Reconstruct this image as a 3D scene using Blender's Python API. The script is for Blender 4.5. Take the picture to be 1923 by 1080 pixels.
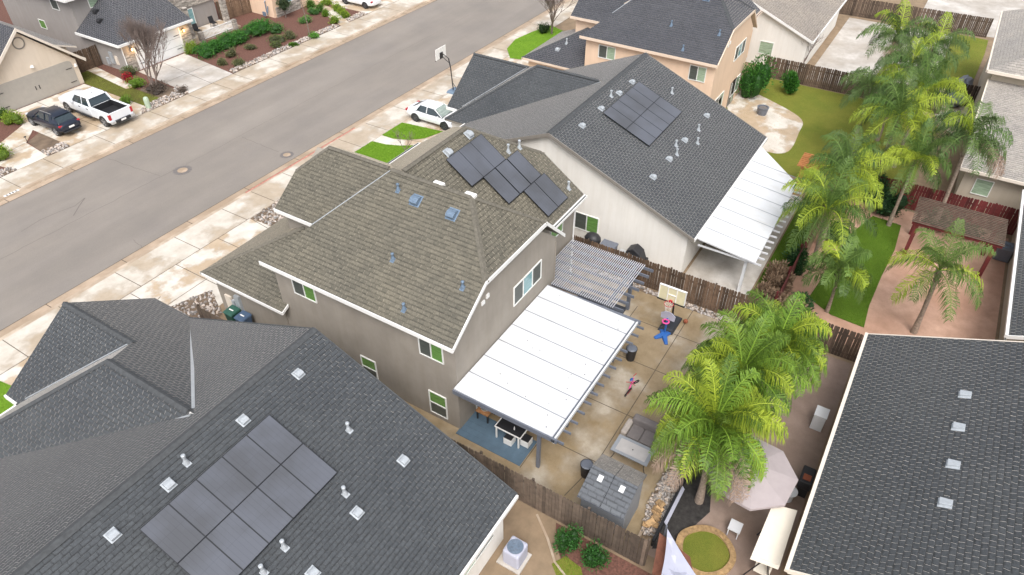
import bpy, bmesh, math, random
from mathutils import Vector, Matrix
R = math.radians
sc = bpy.context.scene
for o in list(bpy.data.objects): bpy.data.objects.remove(o)
col = sc.collection
rnd = random.Random(7)

# ------------------------------------------------------------------ camera, sky, sun, exposure
HC = 25.0
YAW, PITCH, FPX = 0.55466792, 0.69848077, 1323.6
cam_d = bpy.data.cameras.new("camera")
cam = bpy.data.objects.new("camera", cam_d); col.objects.link(cam)
cam_d.sensor_width = 36.0; cam_d.lens = 36.0 * FPX / 1923.0
cam_d.clip_start = 0.5; cam_d.clip_end = 2000
cam.location = (0, 0, HC)
_f = Vector((math.cos(YAW)*math.cos(PITCH), math.sin(YAW)*math.cos(PITCH), -math.sin(PITCH)))
_r = Vector((math.sin(YAW), -math.cos(YAW), 0)); _u = _r.cross(_f)
cam.matrix_world = Matrix(((_r.x,_u.x,-_f.x,0),(_r.y,_u.y,-_f.y,0),(_r.z,_u.z,-_f.z,HC),(0,0,0,1)))
sc.camera = cam
sc.render.resolution_x, sc.render.resolution_y = 1024, 575

SUN_EL, SUN_AZ = 55.0, 212.0      # azimuth measured from +X towards +Y (the street side)
world = bpy.data.worlds.new("World"); sc.world = world; world.use_nodes = True
wn = world.node_tree; wn.nodes.clear()
sky = wn.nodes.new('ShaderNodeTexSky'); sky.sky_type = 'NISHITA'; sky.sun_disc = False
sky.sun_elevation = R(SUN_EL); sky.sun_rotation = R(90 - SUN_AZ)
sky.air_density = 1.0; sky.dust_density = 4.0; sky.ozone_density = 1.0
hs = wn.nodes.new('ShaderNodeHueSaturation'); hs.inputs['Saturation'].default_value = 0.28
bg = wn.nodes.new('ShaderNodeBackground'); bg.inputs['Strength'].default_value = 0.15
wo = wn.nodes.new('ShaderNodeOutputWorld')
wn.links.new(sky.outputs[0], hs.inputs['Color']); wn.links.new(hs.outputs[0], bg.inputs[0]); wn.links.new(bg.outputs[0], wo.inputs[0])
sun_d = bpy.data.lights.new("sun", 'SUN'); sun_d.energy = 1.2; sun_d.angle = R(32); sun_d.color = (1.0, 0.97, 0.93)
sun = bpy.data.objects.new("sun", sun_d); col.objects.link(sun)
_sd = Vector((math.cos(R(SUN_EL))*math.cos(R(SUN_AZ)), math.cos(R(SUN_EL))*math.sin(R(SUN_AZ)), math.sin(R(SUN_EL))))
sun.rotation_euler = _sd.to_track_quat('Z', 'Y').to_euler(); sun.location = (20, 20, 60)
sc.view_settings.view_transform = 'Standard'; sc.view_settings.look = 'None'
sc.view_settings.exposure = 0.68; sc.view_settings.gamma = 1.0; sc.view_settings.use_curve_mapping = False

# ------------------------------------------------------------------ geometry helpers
class MB:
    def __init__(s): s.v=[]; s.f=[]; s.uv=[]; s.mi=[]; s.c=[]; s.cuts=[]
    def cut(s): s.cuts.append((len(s.v),len(s.f)))
    def buildp(s, name, mats, parent=None, **k):      # every bar, board or cap becomes a part of its own
        cs=s.cuts+[(len(s.v),len(s.f))]
        for (v0,f0),(v1,f1) in zip(cs,cs[1:]):
            if f1==f0: continue
            m=MB(); m.v=s.v[v0:v1]; m.f=[[i-v0 for i in f] for f in s.f[f0:f1]]; m.uv=s.uv[f0:f1]; m.mi=s.mi[f0:f1]; m.c=s.c[f0:f1]
            m.build(name,mats,parent,**k)
    def face(s, pts, m=0, uv=None, c=(1,1,1)):
        n=len(s.v); s.v += [Vector(p) for p in pts]; s.f.append(list(range(n,n+len(pts))))
        s.uv.append(uv or [(p[0],p[1]) for p in pts]); s.mi.append(m); s.c.append(c)
    def mesh(s, verts, faces, m=0, c=(1,1,1)):
        n=len(s.v); s.v += [Vector(p) for p in verts]
        for f in faces:
            s.f.append([n+i for i in f]); s.uv.append([(verts[i][0],verts[i][1]) for i in f]); s.mi.append(m); s.c.append(c)
    def hexa(s, b, t, m=0, c=(1,1,1)):       # bottom / top rings (ccw seen from above)
        n=len(b); s.mesh(list(b)+list(t), [list(range(n))[::-1], list(range(n,2*n))]+[[i,(i+1)%n,n+(i+1)%n,n+i] for i in range(n)], m, c)
    def box(s, x0,x1,y0,y1,z0,z1, m=0, c=(1,1,1)):
        s.cut()
        b=[(x0,y0,z0),(x1,y0,z0),(x1,y1,z0),(x0,y1,z0)]; s.hexa(b,[(p[0],p[1],z1) for p in b],m,c)
    def obox(s, cx,cy,cz, lx,ly,lz, rz=0, m=0, c=(1,1,1), rx=0):
        M=Matrix.Translation((cx,cy,cz))@Matrix.Rotation(rz,4,'Z')@Matrix.Rotation(rx,4,'X')
        b=[M@Vector((a*lx/2,d*ly/2,-lz/2)) for a,d in((-1,-1),(1,-1),(1,1),(-1,1))]
        t=[M@Vector((a*lx/2,d*ly/2,lz/2)) for a,d in((-1,-1),(1,-1),(1,1),(-1,1))]
        s.hexa(b,t,m,c)
    def prism(s, poly, z0, z1, m=0, c=(1,1,1)): s.hexa([(x,y,z0) for x,y in poly],[(x,y,z1) for x,y in poly],m,c)
    def prism_y(s, poly, y0, y1, m=0, c=(1,1,1)):   # poly in xz
        s.hexa([(x,y1,z) for x,z in poly],[(x,y0,z) for x,z in poly],m,c)
    def prism_x(s, poly, x0, x1, m=0, c=(1,1,1)):   # poly in yz
        s.hexa([(x0,y,z) for y,z in poly],[(x1,y,z) for y,z in poly],m,c)
    def beam(s, a, b, w, h, m=0, c=(1,1,1), drop=0):  # box between two points, width w (horizontal), height h (vertical), top at points (drop)
        s.cut(); a=Vector(a); b=Vector(b); d=(b-a); hd=Vector((d.x,d.y,0))
        n=Vector((-hd.y,hd.x,0)).normalized()*(w/2) if hd.length>1e-6 else Vector((w/2,0,0))
        up=Vector((0,0,1)); t0=-drop
        b4=[a-n+up*(t0-h),b-n+up*(t0-h),b+n+up*(t0-h),a+n+up*(t0-h)]; t4=[a-n+up*t0,b-n+up*t0,b+n+up*t0,a+n+up*t0]
        s.hexa(b4,t4,m,c)
    def tube(s, pts, rad, n=8, m=0, c=(1,1,1), caps=True):
        s.cut(); pts=[Vector(p) for p in pts]; rad=rad if isinstance(rad,(list,tuple)) else [rad]*len(pts)
        rings=[]; prev=None
        for i,p in enumerate(pts):
            d=(pts[min(i+1,len(pts)-1)]-pts[max(i-1,0)]).normalized()
            a=prev if prev is not None else (Vector((1,0,0)) if abs(d.x)<.9 else Vector((0,1,0)))
            a=(a-d*a.dot(d)).normalized(); prev=a; b=d.cross(a)
            rings.append([p+(a*math.cos(2*math.pi*k/n)+b*math.sin(2*math.pi*k/n))*rad[i] for k in range(n)])
        vs=[q for r in rings for q in r]; fs=[]
        for i in range(len(rings)-1):
            for k in range(n): fs.append([i*n+k,i*n+(k+1)%n,(i+1)*n+(k+1)%n,(i+1)*n+k])
        if caps: fs += [list(range(n))[::-1],[ (len(rings)-1)*n+k for k in range(n)]]
        s.mesh(vs,fs,m,c)
    def lathe(s, cx,cy, prof, n=16, m=0, c=(1,1,1), axis='z'):  # prof (r,z)
        vs=[];fs=[]
        for r,z in prof:
            for k in range(n):
                a=2*math.pi*k/n
                vs.append((cx+r*math.cos(a),cy+r*math.sin(a),z))
        L=len(prof)
        for i in range(L-1):
            for k in range(n): fs.append([i*n+k,i*n+(k+1)%n,(i+1)*n+(k+1)%n,(i+1)*n+k])
        fs += [list(range(n))[::-1],[(L-1)*n+k for k in range(n)]]
        s.mesh(vs,fs,m,c)
    def ring(s, center, R0, r, ax=Vector((0,0,1)), n=20, k=6, m=0, c=(1,1,1)):
        ax=Vector(ax).normalized(); a=Vector((1,0,0)) if abs(ax.x)<.9 else Vector((0,1,0)); a=(a-ax*a.dot(ax)).normalized(); b=ax.cross(a)
        vs=[];fs=[]; C=Vector(center)
        for i in range(n):
            t=2*math.pi*i/n; d=a*math.cos(t)+b*math.sin(t)
            for j in range(k):
                u=2*math.pi*j/k; vs.append(C+d*(R0+r*math.cos(u))+ax*r*math.sin(u))
        for i in range(n):
            for j in range(k): fs.append([i*k+j,((i+1)%n)*k+j,((i+1)%n)*k+(j+1)%k,i*k+(j+1)%k])
        s.mesh(vs,fs,m,c)
    def ball(s, cx,cy,cz, rx,ry=None,rz=None, n=12, m=0, c=(1,1,1), jit=0):
        ry=ry or rx; rz=rz or rx; vs=[];fs=[]; h=n//2
        for i in range(1,h):
            for k in range(n):
                a=math.pi*i/h; b=2*math.pi*k/n; j=1+rnd.uniform(-jit,jit)
                vs.append((cx+rx*j*math.sin(a)*math.cos(b),cy+ry*j*math.sin(a)*math.sin(b),cz+rz*j*math.cos(a)))
        top=len(vs); vs.append((cx,cy,cz+rz)); bot=len(vs); vs.append((cx,cy,cz-rz))
        for i in range(h-2):
            for k in range(n): fs.append([i*n+k,(i+1)*n+k,(i+1)*n+(k+1)%n,i*n+(k+1)%n])
        for k in range(n): fs.append([top,k,(k+1)%n]); fs.append([bot,(h-2)*n+(k+1)%n,(h-2)*n+k])
        s.mesh(vs,fs,m,c)
    def build(s, name, mats, parent=None, smooth=False, local=False, bevel=0, subsurf=0):
        me=bpy.data.meshes.new(name)
        off=Vector((0,0,0)) if (parent is None or local) else ORG[parent.name]
        me.from_pydata([tuple(v-off) for v in s.v],[],s.f)
        if not isinstance(mats,(list,tuple)): mats=[mats]
        for m in mats: me.materials.append(m)
        me.polygons.foreach_set('material_index', s.mi)
        me.uv_layers.new(name='UVMap'); me.color_attributes.new('Col','FLOAT_COLOR','CORNER')
        uvl=me.uv_layers['UVMap']; ca=me.color_attributes['Col']
        uvd=[]; cd=[]
        for f,u,c in zip(s.f,s.uv,s.c):
            for q in u: uvd += [q[0],q[1]]; cd += [c[0],c[1],c[2],1.0]
        uvl.data.foreach_set('uv',uvd); ca.data.foreach_set('color',cd)
        if smooth: me.polygons.foreach_set('use_smooth',[True]*len(s.f))
        me.update()
        o=bpy.data.objects.new(name,me); col.objects.link(o)
        if parent is not None: o.parent=parent; ORG[o.name]=ORG[parent.name]
        else: ORG[o.name]=Vector((0,0,0))
        if bevel:
            b=o.modifiers.new('bevel','BEVEL'); b.width=bevel; b.segments=2; b.limit_method='ANGLE'
        if subsurf:
            b=o.modifiers.new('sub','SUBSURF'); b.levels=subsurf; b.render_levels=subsurf
        return o
ORG={}
def tag(o,label=None,cat=None,group=None,kind=None):
    if label: o['label']=label
    if cat: o['category']=cat
    if group: o['group']=group
    if kind: o['kind']=kind
    return o
def thing(name,label,cat,loc=(0,0,0),rz=0,group=None):
    o=bpy.data.objects.new(name,None); o.empty_display_size=.3; col.objects.link(o)
    o.location=loc; o.rotation_euler=(0,0,rz); ORG[o.name]=Vector(loc)
    return tag(o,label,cat,group)
def dup(root,loc,rz=0,label=None,group=None,scale=1.0):
    r=root.copy(); col.objects.link(r); r.location=loc; r.rotation_euler=(0,0,rz); r.scale=(scale,)*3
    ORG[r.name]=Vector(loc)
    if label: r['label']=label
    if group: r['group']=group
    for ch in list(root.children):
        c=ch.copy(); col.objects.link(c); c.parent=r
        for g in ch.children:
            d=g.copy(); col.objects.link(d); d.parent=c
    return r
def Gp(px,py,z=0.0):       # photograph pixel -> point on the level z (only used to read positions off the photograph)
    d=_f+_r*((px-961.5)/FPX)-_u*((py-540)/FPX); t=(z-HC)/d.z
    return Vector((0,0,HC))+d*t

# ------------------------------------------------------------------ materials
def new_mat(name, base=(.5,.5,.5), rough=.7, metal=0, spec=.5):
    m=bpy.data.materials.new(name); m.use_nodes=True; b=m.node_tree.nodes['Principled BSDF']
    b.inputs['Base Color'].default_value=(*base,1); b.inputs['Roughness'].default_value=rough
    b.inputs['Metallic'].default_value=metal; b.inputs['Specular IOR Level'].default_value=spec
    return m
class NT:
    def __init__(s,m): s.t=m.node_tree; s.b=s.t.nodes['Principled BSDF']
    def n(s,t,**k):
        x=s.t.nodes.new(t)
        for a,v in k.items(): setattr(x,a,v)
        return x
    def l(s,a,b): s.t.links.new(a,b)
    def coord(s,kind='Object',scale=(1,1,1)):
        c=s.n('ShaderNodeTexCoord'); m=s.n('ShaderNodeMapping'); m.inputs['Scale'].default_value=scale
        s.l(c.outputs[kind],m.inputs['Vector']); return m.outputs[0]
    def noise(s,vec,scale,detail=4,rough=.5):
        x=s.n('ShaderNodeTexNoise'); x.inputs['Scale'].default_value=scale; x.inputs['Detail'].default_value=detail; x.inputs['Roughness'].default_value=rough
        s.l(vec,x.inputs['Vector']); return x.outputs['Fac']
    def ramp(s,fac,stops,interp='LINEAR'):
        x=s.n('ShaderNodeValToRGB'); x.color_ramp.interpolation=interp; e=x.color_ramp.elements
        while len(e)<len(stops): e.new(.5)
        for i,(p,c) in enumerate(stops): e[i].position=p; e[i].color=(*c,1) if len(c)==3 else c
        s.l(fac,x.inputs[0]); return x.outputs[0]
    def mix(s,a,b,fac,mode='MIX'):
        x=s.n('ShaderNodeMix',data_type='RGBA',blend_type=mode)
        for v,i in((fac,0),(a,6),(b,7)):
            if hasattr(v,'is_linked') or hasattr(v,'links'): s.l(v,x.inputs[i])
            elif i==0: x.inputs[0].default_value=v
            else: x.inputs[i].default_value=(*v,1)
        return x.outputs[2]
    def bump(s,h,strength=.3,dist=.02):
        x=s.n('ShaderNodeBump'); x.inputs['Strength'].default_value=strength; x.inputs['Distance'].default_value=dist
        s.l(h,x.inputs['Height']); s.l(x.outputs[0],s.b.inputs['Normal'])
    def vc(s):
        x=s.n('ShaderNodeVertexColor',layer_name='Col'); return x.outputs[0]
def plain(name, base, rough=.7, metal=0, var=.12, scale=3, spec=.5, bump=0, vc=False, bscale=40):
    m=new_mat(name,base,rough,metal,spec); t=NT(m); v=t.coord()
    lo=tuple(max(0,c*(1-var)) for c in base); hi=tuple(min(1,c*(1+var)) for c in base)
    c=t.ramp(t.noise(v,scale,5,.6),[(.3,lo),(.7,hi)])
    if vc: c=t.mix(c,t.vc(),1.0,'MULTIPLY')
    t.l(c,t.b.inputs['Base Color'])
    if bump: t.bump(t.noise(v,bscale,3,.6),bump,.01)
    return m
def shingle(name, a, b, row=.17, width=.32, mortar=(.3,.3,.3), var=.25, line0=.45, dark=.55, sheen=.85, stint=(1,.93,.86)):
    m=new_mat(name,a,.7,0,.5); t=NT(m); t.b.inputs['Sheen Weight'].default_value=sheen; t.b.inputs['Sheen Roughness'].default_value=.27; t.b.inputs['Sheen Tint'].default_value=(*stint,1)
    uvn=t.n('ShaderNodeUVMap',uv_map='UVMap')
    br=t.n('ShaderNodeTexBrick'); br.offset=.5; br.offset_frequency=2; br.squash=1
    br.inputs['Scale'].default_value=1; br.inputs['Brick Width'].default_value=width; br.inputs['Row Height'].default_value=row
    br.inputs['Mortar Size'].default_value=.016; br.inputs['Mortar Smooth'].default_value=.6; br.inputs['Bias'].default_value=0
    br.inputs['Color1'].default_value=(*a,1); br.inputs['Color2'].default_value=(*b,1)
    br.inputs['Mortar'].default_value=(*[x*.75 for x in a],1)
    # every other course slips by an uneven amount, as laminated shingles do
    nz=t.n('ShaderNodeTexNoise'); nz.inputs['Scale'].default_value=1.3; nz.inputs['Detail'].default_value=2
    t.l(uvn.outputs[0],nz.inputs['Vector'])
    mp=t.n('ShaderNodeVectorMath',operation='MULTIPLY_ADD'); mp.inputs[1].default_value=(.35,.012,0)
    t.l(nz.outputs['Color'],mp.inputs[0]); t.l(uvn.outputs[0],mp.inputs[2]); t.l(mp.outputs[0],br.inputs['Vector'])
    b2=t.n('ShaderNodeTexBrick'); b2.offset=.37; b2.offset_frequency=3; b2.inputs['Scale'].default_value=1; b2.inputs['Brick Width'].default_value=width*.62; b2.inputs['Row Height'].default_value=row
    b2.inputs['Mortar Size'].default_value=0; b2.inputs['Color1'].default_value=(0,0,0,1); b2.inputs['Color2'].default_value=(1,1,1,1); t.l(mp.outputs[0],b2.inputs['Vector'])
    sx=t.n('ShaderNodeSeparateXYZ'); t.l(mp.outputs[0],sx.inputs[0])
    dv=t.n('ShaderNodeMath',operation='DIVIDE'); t.l(sx.outputs[1],dv.inputs[0]); dv.inputs[1].default_value=row
    fr=t.n('ShaderNodeMath',operation='FRACT'); t.l(dv.outputs[0],fr.inputs[0])
    butt_shade=t.ramp(fr.outputs[0],[(.0,(1,1,1)),(.22,(.75,.75,.75)),(.34,(0,0,0))])  # shadow line under each course edge, painted into the colour
    msk=t.ramp(b2.outputs[0],[(.30,(line0,)*3),(.62,(1,1,1))])
    mm=t.mix(butt_shade,msk,1.0,'MULTIPLY')
    # granule speckle plus slow weathering
    sp=t.n('ShaderNodeTexNoise'); sp.inputs['Scale'].default_value=9; sp.inputs['Detail'].default_value=6; sp.inputs['Roughness'].default_value=.75
    t.l(uvn.outputs[0],sp.inputs['Vector'])
    lf=t.n('ShaderNodeTexNoise'); lf.inputs['Scale'].default_value=.35; lf.inputs['Detail'].default_value=4
    t.l(uvn.outputs[0],lf.inputs['Vector'])
    c=t.mix(br.outputs[0],t.ramp(sp.outputs['Fac'],[(.3,(1-var*1.6,)*3),(.72,(1+var*1.6,)*3)]),1.0,'MULTIPLY')
    dk=t.mix((1,1,1),(dark,dark,dark),mm); c=t.mix(c,dk,1.0,'MULTIPLY')
    tn=t.mix(t.ramp(sp.outputs['Fac'],[(.35,(.72,)*3),(.65,(1.25,)*3)]),stint,1.0,'MULTIPLY'); t.l(tn,t.b.inputs['Sheen Tint'])
    c=t.mix(c,t.ramp(lf.outputs['Fac'],[(.25,(.84,.85,.87)),(.75,(1.14,1.12,1.08))]),1.0,'MULTIPLY')
    t.l(c,t.b.inputs['Base Color'])
    inv=t.n('ShaderNodeMath',operation='SUBTRACT'); inv.inputs[0].default_value=1; t.l(br.outputs['Fac'],inv.inputs[1])
    ad=t.n('ShaderNodeMath',operation='MULTIPLY_ADD'); ad.inputs[1].default_value=.35; t.l(sp.outputs['Fac'],ad.inputs[0]); t.l(inv.outputs[0],ad.inputs[2])
    t.bump(ad.outputs[0],.8,.02)
    return m
def stained(m,k=.16):
    t=NT(m); v=t.coord(scale=(1,.35,1)); src=t.b.inputs['Base Color'].links[0].from_socket
    st=t.ramp(t.noise(v,1.3,7,.68),[(.52,(1,1,1)),(.66,(1-k*.5,1-k*.6,1-k*.8)),(.74,(1-k,1-k*1.3,1-k*1.7))])
    t.l(t.mix(src,st,1.0,'MULTIPLY'),t.b.inputs['Base Color']); return m
def stucco(name, base, grime=.10):
    m=new_mat(name,base,.9,0,.25); t=NT(m); v=t.coord()
    c=t.ramp(t.noise(v,.7,6,.6),[(.28,tuple(x*(1-grime) for x in base)),(.7,tuple(min(1,x*(1+grime*.6)) for x in base))])
    v2=t.coord(scale=(2.2,2.2,.25)); c=t.mix(c,t.ramp(t.noise(v2,1.6,4,.6),[(.4,(1,1,1)),(.75,(.93,.92,.90))]),1.0,'MULTIPLY')
    t.l(c,t.b.inputs['Base Color']); t.bump(t.noise(v,30,3,.7),.25,.01); return m
def concrete(name, dry, wet, lo=.45, hi=.55, scale=.35, rough=.75, fine=.10):
    m=new_mat(name,dry,rough,0,.4); t=NT(m); v=t.coord()
    n1=t.noise(v,scale,8,.58); c=t.ramp(n1,[(lo,wet),(lo+(hi-lo)*.5,tuple((x+y)/2*.93 for x,y in zip(dry,wet))),(hi,dry)])
    c=t.mix(c,t.ramp(t.noise(v,1.1,6,.65),[(.3,(1-fine*2,1-fine*2.3,1-fine*2.8)),(.7,(1.08,1.07,1.06))]),1.0,'MULTIPLY')
    c=t.mix(c,t.ramp(t.noise(v,25,3,.7),[(.3,(.93,.93,.93)),(.7,(1.05,1.05,1.05))]),1.0,'MULTIPLY')
    c=t.mix(c,t.vc(),1.0,'MULTIPLY')
    t.l(c,t.b.inputs['Base Color']); t.l(t.ramp(n1,[(lo,(.42,)*3),(hi,(.85,)*3)]),t.b.inputs['Roughness'])
    t.bump(t.noise(v,45,3,.7),.12,.006); return m
def grassm(name, a, b, scale=1.2):
    m=new_mat(name,a,.9,0,.2); t=NT(m); v=t.coord()
    c=t.ramp(t.noise(v,scale,7,.7),[(.3,a),(.7,b)])
    c=t.mix(c,t.ramp(t.noise(v,60,2,.8),[(.3,(.6,.6,.6)),(.7,(1.35,1.35,1.2))]),1.0,'MULTIPLY')
    t.l(c,t.b.inputs['Base Color']); t.bump(t.noise(v,90,2,.8),.8,.03); return m
def leafm(name, base, trans=.25, rough=.5):
    m=new_mat(name,base,rough,0,.35); t=NT(m)
    c=t.mix(base,t.vc(),1.0,'MULTIPLY'); t.l(c,t.b.inputs['Base Color'])
    tr=t.n('ShaderNodeBsdfTranslucent'); t.l(c,tr.inputs['Color'])
    mx=t.n('ShaderNodeMixShader'); mx.inputs[0].default_value=trans
    out=[n for n in t.t.nodes if n.type=='OUTPUT_MATERIAL'][0]
    t.l(t.b.outputs[0],mx.inputs[1]); t.l(tr.outputs[0],mx.inputs[2]); t.l(mx.outputs[0],out.inputs[0]); return m
def roadm():
    m=new_mat('asphalt',(.26,.235,.215),.85,0,.35); t=NT(m); v=t.coord()
    vs=t.coord(scale=(.06,.45,1))
    c=t.ramp(t.noise(vs,1.0,5,.6),[(.3,(.218,.196,.175)),(.5,(.238,.213,.191)),(.72,(.262,.236,.213))])
    c=t.mix(c,t.ramp(t.noise(v,.22,5,.6),[(.3,(.90,.90,.91)),(.7,(1.08,1.07,1.05))]),1.0,'MULTIPLY')
    c=t.mix(c,t.ramp(t.noise(v,30,3,.8),[(.3,(.9,.9,.9)),(.7,(1.1,1.1,1.1))]),1.0,'MULTIPLY')
    t.l(c,t.b.inputs['Base Color']); t.bump(t.noise(v,80,2,.8),.25,.006); return m
def solar_mat():
    m=new_mat('solar_glass',(.09,.095,.12),.22,0,.6); t=NT(m)
    uvn=t.n('ShaderNodeUVMap',uv_map='UVMap')
    br=t.n('ShaderNodeTexBrick'); br.offset=0; br.inputs['Scale'].default_value=1; br.inputs['Brick Width'].default_value=.165; br.inputs['Row Height'].default_value=.82
    br.inputs['Mortar Size'].default_value=.006; br.inputs['Color1'].default_value=(.098,.105,.122,1); br.inputs['Color2'].default_value=(.103,.11,.127,1); br.inputs['Mortar'].default_value=(.078,.084,.098,1)
    t.l(uvn.outputs[0],br.inputs['Vector'])
    c=t.mix(br.outputs[0],t.ramp(t.noise(t.coord(),.55,4,.55),[(.35,(.78,.76,.74)),(.6,(1.05,1.05,1.08))]),1.0,'MULTIPLY')
    t.l(c,t.b.inputs['Base Color']); t.b.inputs['Roughness'].default_value=.32; return m

M={}
M['road']=roadm()
M['shA']=shingle('shingles_brown',(.150,.136,.104),(.108,.099,.076),.19,.30,(.42,)*3,.22,stint=(.80,.70,.56))
M['shD']=shingle('shingles_slate',(.060,.067,.075),(.047,.053,.060),.165,.30,(.45,)*3,.25)
M['shE']=shingle('shingles_dark',(.056,.062,.069),(.045,.050,.056),.20,.24,(.5,)*3,.3)
M['shC']=shingle('shingles_charcoal',(.062,.065,.078),(.045,.048,.058),.18,.3,(.5,)*3,.22)
M['shT']=shingle('shingles_tan',(.30,.26,.22),(.22,.19,.165),.2,.3,(.5,)*3,.2)
M['shW']=shingle('shingles_weathered',(.36,.33,.30),(.28,.26,.24),.2,.3,(.55,)*3,.2)
M['capA']=plain('ridge_cap_brown',(.13,.118,.095),.85,var=.25,scale=8)
M['capD']=plain('ridge_cap_slate',(.062,.066,.070),.85,var=.25,scale=8)
M['stA']=stucco('taupe_stucco',(.315,.283,.245),.14)
M['stW']=stucco('cream_stucco',(.82,.79,.74),.05)
M['stP']=stucco('peach_stucco',(.78,.58,.43),.05)
M['stT']=stucco('tan_stucco',(.70,.60,.49),.05)
M['stG']=stucco('grey_stucco',(.335,.31,.295),.07)
M['stB']=stucco('beige_stucco',(.48,.42,.34),.06)
M['trim']=plain('white_trim',(.80,.79,.77),.55,var=.04)
M['trimD']=plain('taupe_trim',(.22,.20,.175),.6,var=.06)
M['trimP']=plain('peach_trim',(.72,.58,.46),.6,var=.04)
M['trimT']=plain('cream_trim',(.72,.64,.55),.6,var=.05)
M['metal']=plain('galvanised',(.62,.64,.66),.35,.7,var=.12,scale=9)
M['pipe']=plain('vent_paint',(.44,.47,.50),.4,.2,var=.1,scale=12)
M['lead']=plain('vent_blue_grey',(.17,.235,.32),.45,.3,var=.25,scale=14)
M['frame']=plain('window_frame',(.80,.80,.77),.5,var=.03)
def glass(n,c,rough=.08): 
    m=new_mat(n,c,rough,0,.8); t=NT(m); v=t.coord(scale=(1,1,9)); t.l(t.ramp(t.noise(v,2.2,3,.5),[(.35,tuple(x*.8 for x in c)),(.65,tuple(x*1.2 for x in c))]),t.b.inputs['Base Color']); return m
M['gG']=glass('glass_green',(.13,.27,.07)); M['gD']=glass('glass_screen',(.075,.085,.075),.5); M['gB']=glass('glass_blue',(.20,.36,.38)); M['gP']=glass('glass_pale',(.32,.42,.30),.2)
M['solar']=solar_mat(); M['sframe']=plain('panel_frame',(.028,.03,.035),.55,.2)
M['con']=concrete('driveway_concrete',(.66,.625,.575),(.50,.395,.285),.47,.535,.42)
M['conB']=concrete('sidewalk_concrete',(.60,.56,.505),(.46,.385,.30),.46,.56,.36)
M['gut']=concrete('gutter_concrete',(.46,.36,.275),(.38,.29,.21),.4,.6,.3)
M['curb']=concrete('kerb_concrete',(.56,.47,.38),(.40,.31,.23),.4,.6,.5)
M['patio']=concrete('patio_concrete',(.50,.445,.37),(.335,.26,.165),.50,.64,.32,fine=.14)
M['patioE']=concrete('brown_patio',(.33,.25,.21),(.26,.19,.155),.4,.6,.3)
M['pink']=concrete('pink_patio',(.58,.375,.285),(.48,.29,.21),.42,.6,.3)
M['white_con']=concrete('pale_patio',(.60,.575,.55),(.46,.42,.375),.4,.6,.3)
M['joint']=plain('joint',(.12,.095,.07),.9,var=.2)
M['soil']=plain('soil',(.16,.115,.08),.95,var=.35,scale=1.2,bump=.5)
M['dirtD']=plain('decomposed_granite',(.25,.18,.115),.95,var=.18,scale=1.5,bump=.5)
M['mulch']=plain('red_mulch',(.135,.062,.045),.95,var=.45,scale=9,bump=.8)
M['dark_soil']=plain('dark_soil',(.035,.032,.03),.9,var=.5,scale=5,bump=.8)
M['turf']=grassm('turf',(.12,.235,.018),(.17,.31,.025),.8)
M['lawn']=grassm('lawn',(.13,.17,.025),(.23,.225,.045),.35)
M['moss']=grassm('mossy_lawn',(.11,.10,.03),(.15,.17,.03),.9)
M['turf2']=grassm('dark_turf',(.075,.135,.012),(.10,.18,.016),.5)
M['board']=plain('fence_boards',(.125,.093,.07),.9,var=.3,scale=4,vc=True,bump=.3)
M['boardR']=plain('maroon_boards',(.135,.022,.022),.75,var=.25,scale=3,vc=True)
M['white']=plain('white_panel',(.64,.65,.67),.5,var=.06,scale=.9)
stained(M['white'],.14); M['steel']=plain('slate_steel',(.15,.165,.20),.45,.1,var=.08)
M['rock']=plain('river_rock',(.46,.41,.375),.8,var=.2,scale=6,vc=True)
M['trunk']=plain('palm_trunk',(.30,.235,.185),.9,var=.35,scale=7,bump=.8)
M['bark']=plain('bark',(.20,.155,.135),.9,var=.3,scale=6)
M['palm']=leafm('palm_leaf',(1,1,1),.18,.5)
M['leaf']=leafm('shrub_leaf',(1,1,1),.25,.55)
M['rubber']=plain('tyre_rubber',(.02,.02,.022),.7,var=.15)
M['rim']=plain('wheel_alloy',(.35,.36,.38),.35,.6,var=.1)
M['rimD']=plain('wheel_dark',(.10,.10,.11),.35,.6,var=.1)
def paint(n,c):
    m=new_mat(n,c,.28,0,.5); b=m.node_tree.nodes['Principled BSDF']; b.inputs['Coat Weight'].default_value=.7 if c[0]>.1 else .25; b.inputs['Coat Roughness'].default_value=.06
    t=NT(m); t.l(t.ramp(t.noise(t.coord(),1.2,3,.5),[(.3,tuple(x*.95 for x in c)),(.7,c)]),b.inputs['Base Color']); return m
M['pWhite']=paint('white_paint',(.80,.82,.85)); M['pNavy']=paint('navy_paint',(.012,.018,.034)); M['cglass']=glass('car_glass',(.03,.045,.055),.05); M['cglassL']=glass('windscreen',(.30,.36,.33),.06)
M['black']=plain('black_plastic',(.022,.022,.025),.5,var=.2); M['red']=plain('red_lens',(.45,.02,.03),.3,var=.1); M['lamp']=plain('clear_lens',(.6,.62,.65),.2,var=.1)
M['pink']=M['pink']; M['magenta']=plain('magenta_plastic',(.80,.09,.33),.4,var=.1); M['binB']=plain('dull_blue_plastic',(.06,.10,.17),.6,var=.15); M['blue']=plain('blue_plastic',(.03,.13,.42),.4,var=.15)
M['orange']=plain('orange_ball',(.30,.085,.04),.7,var=.2,scale=10)
M['sofa']=plain('grey_brown_fabric',(.185,.165,.16),.95,var=.12,scale=6,bump=.3)
M['sofaL']=plain('pale_fabric',(.42,.37,.33),.95,var=.12,scale=6,bump=.3)
M['shed']=plain('grey_resin',(.26,.275,.30),.6,var=.06)
M['shroof']=shingle('shed_shingles',(.115,.125,.14),(.095,.103,.118),.20,.42,(.45,)*3,.08)
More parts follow.
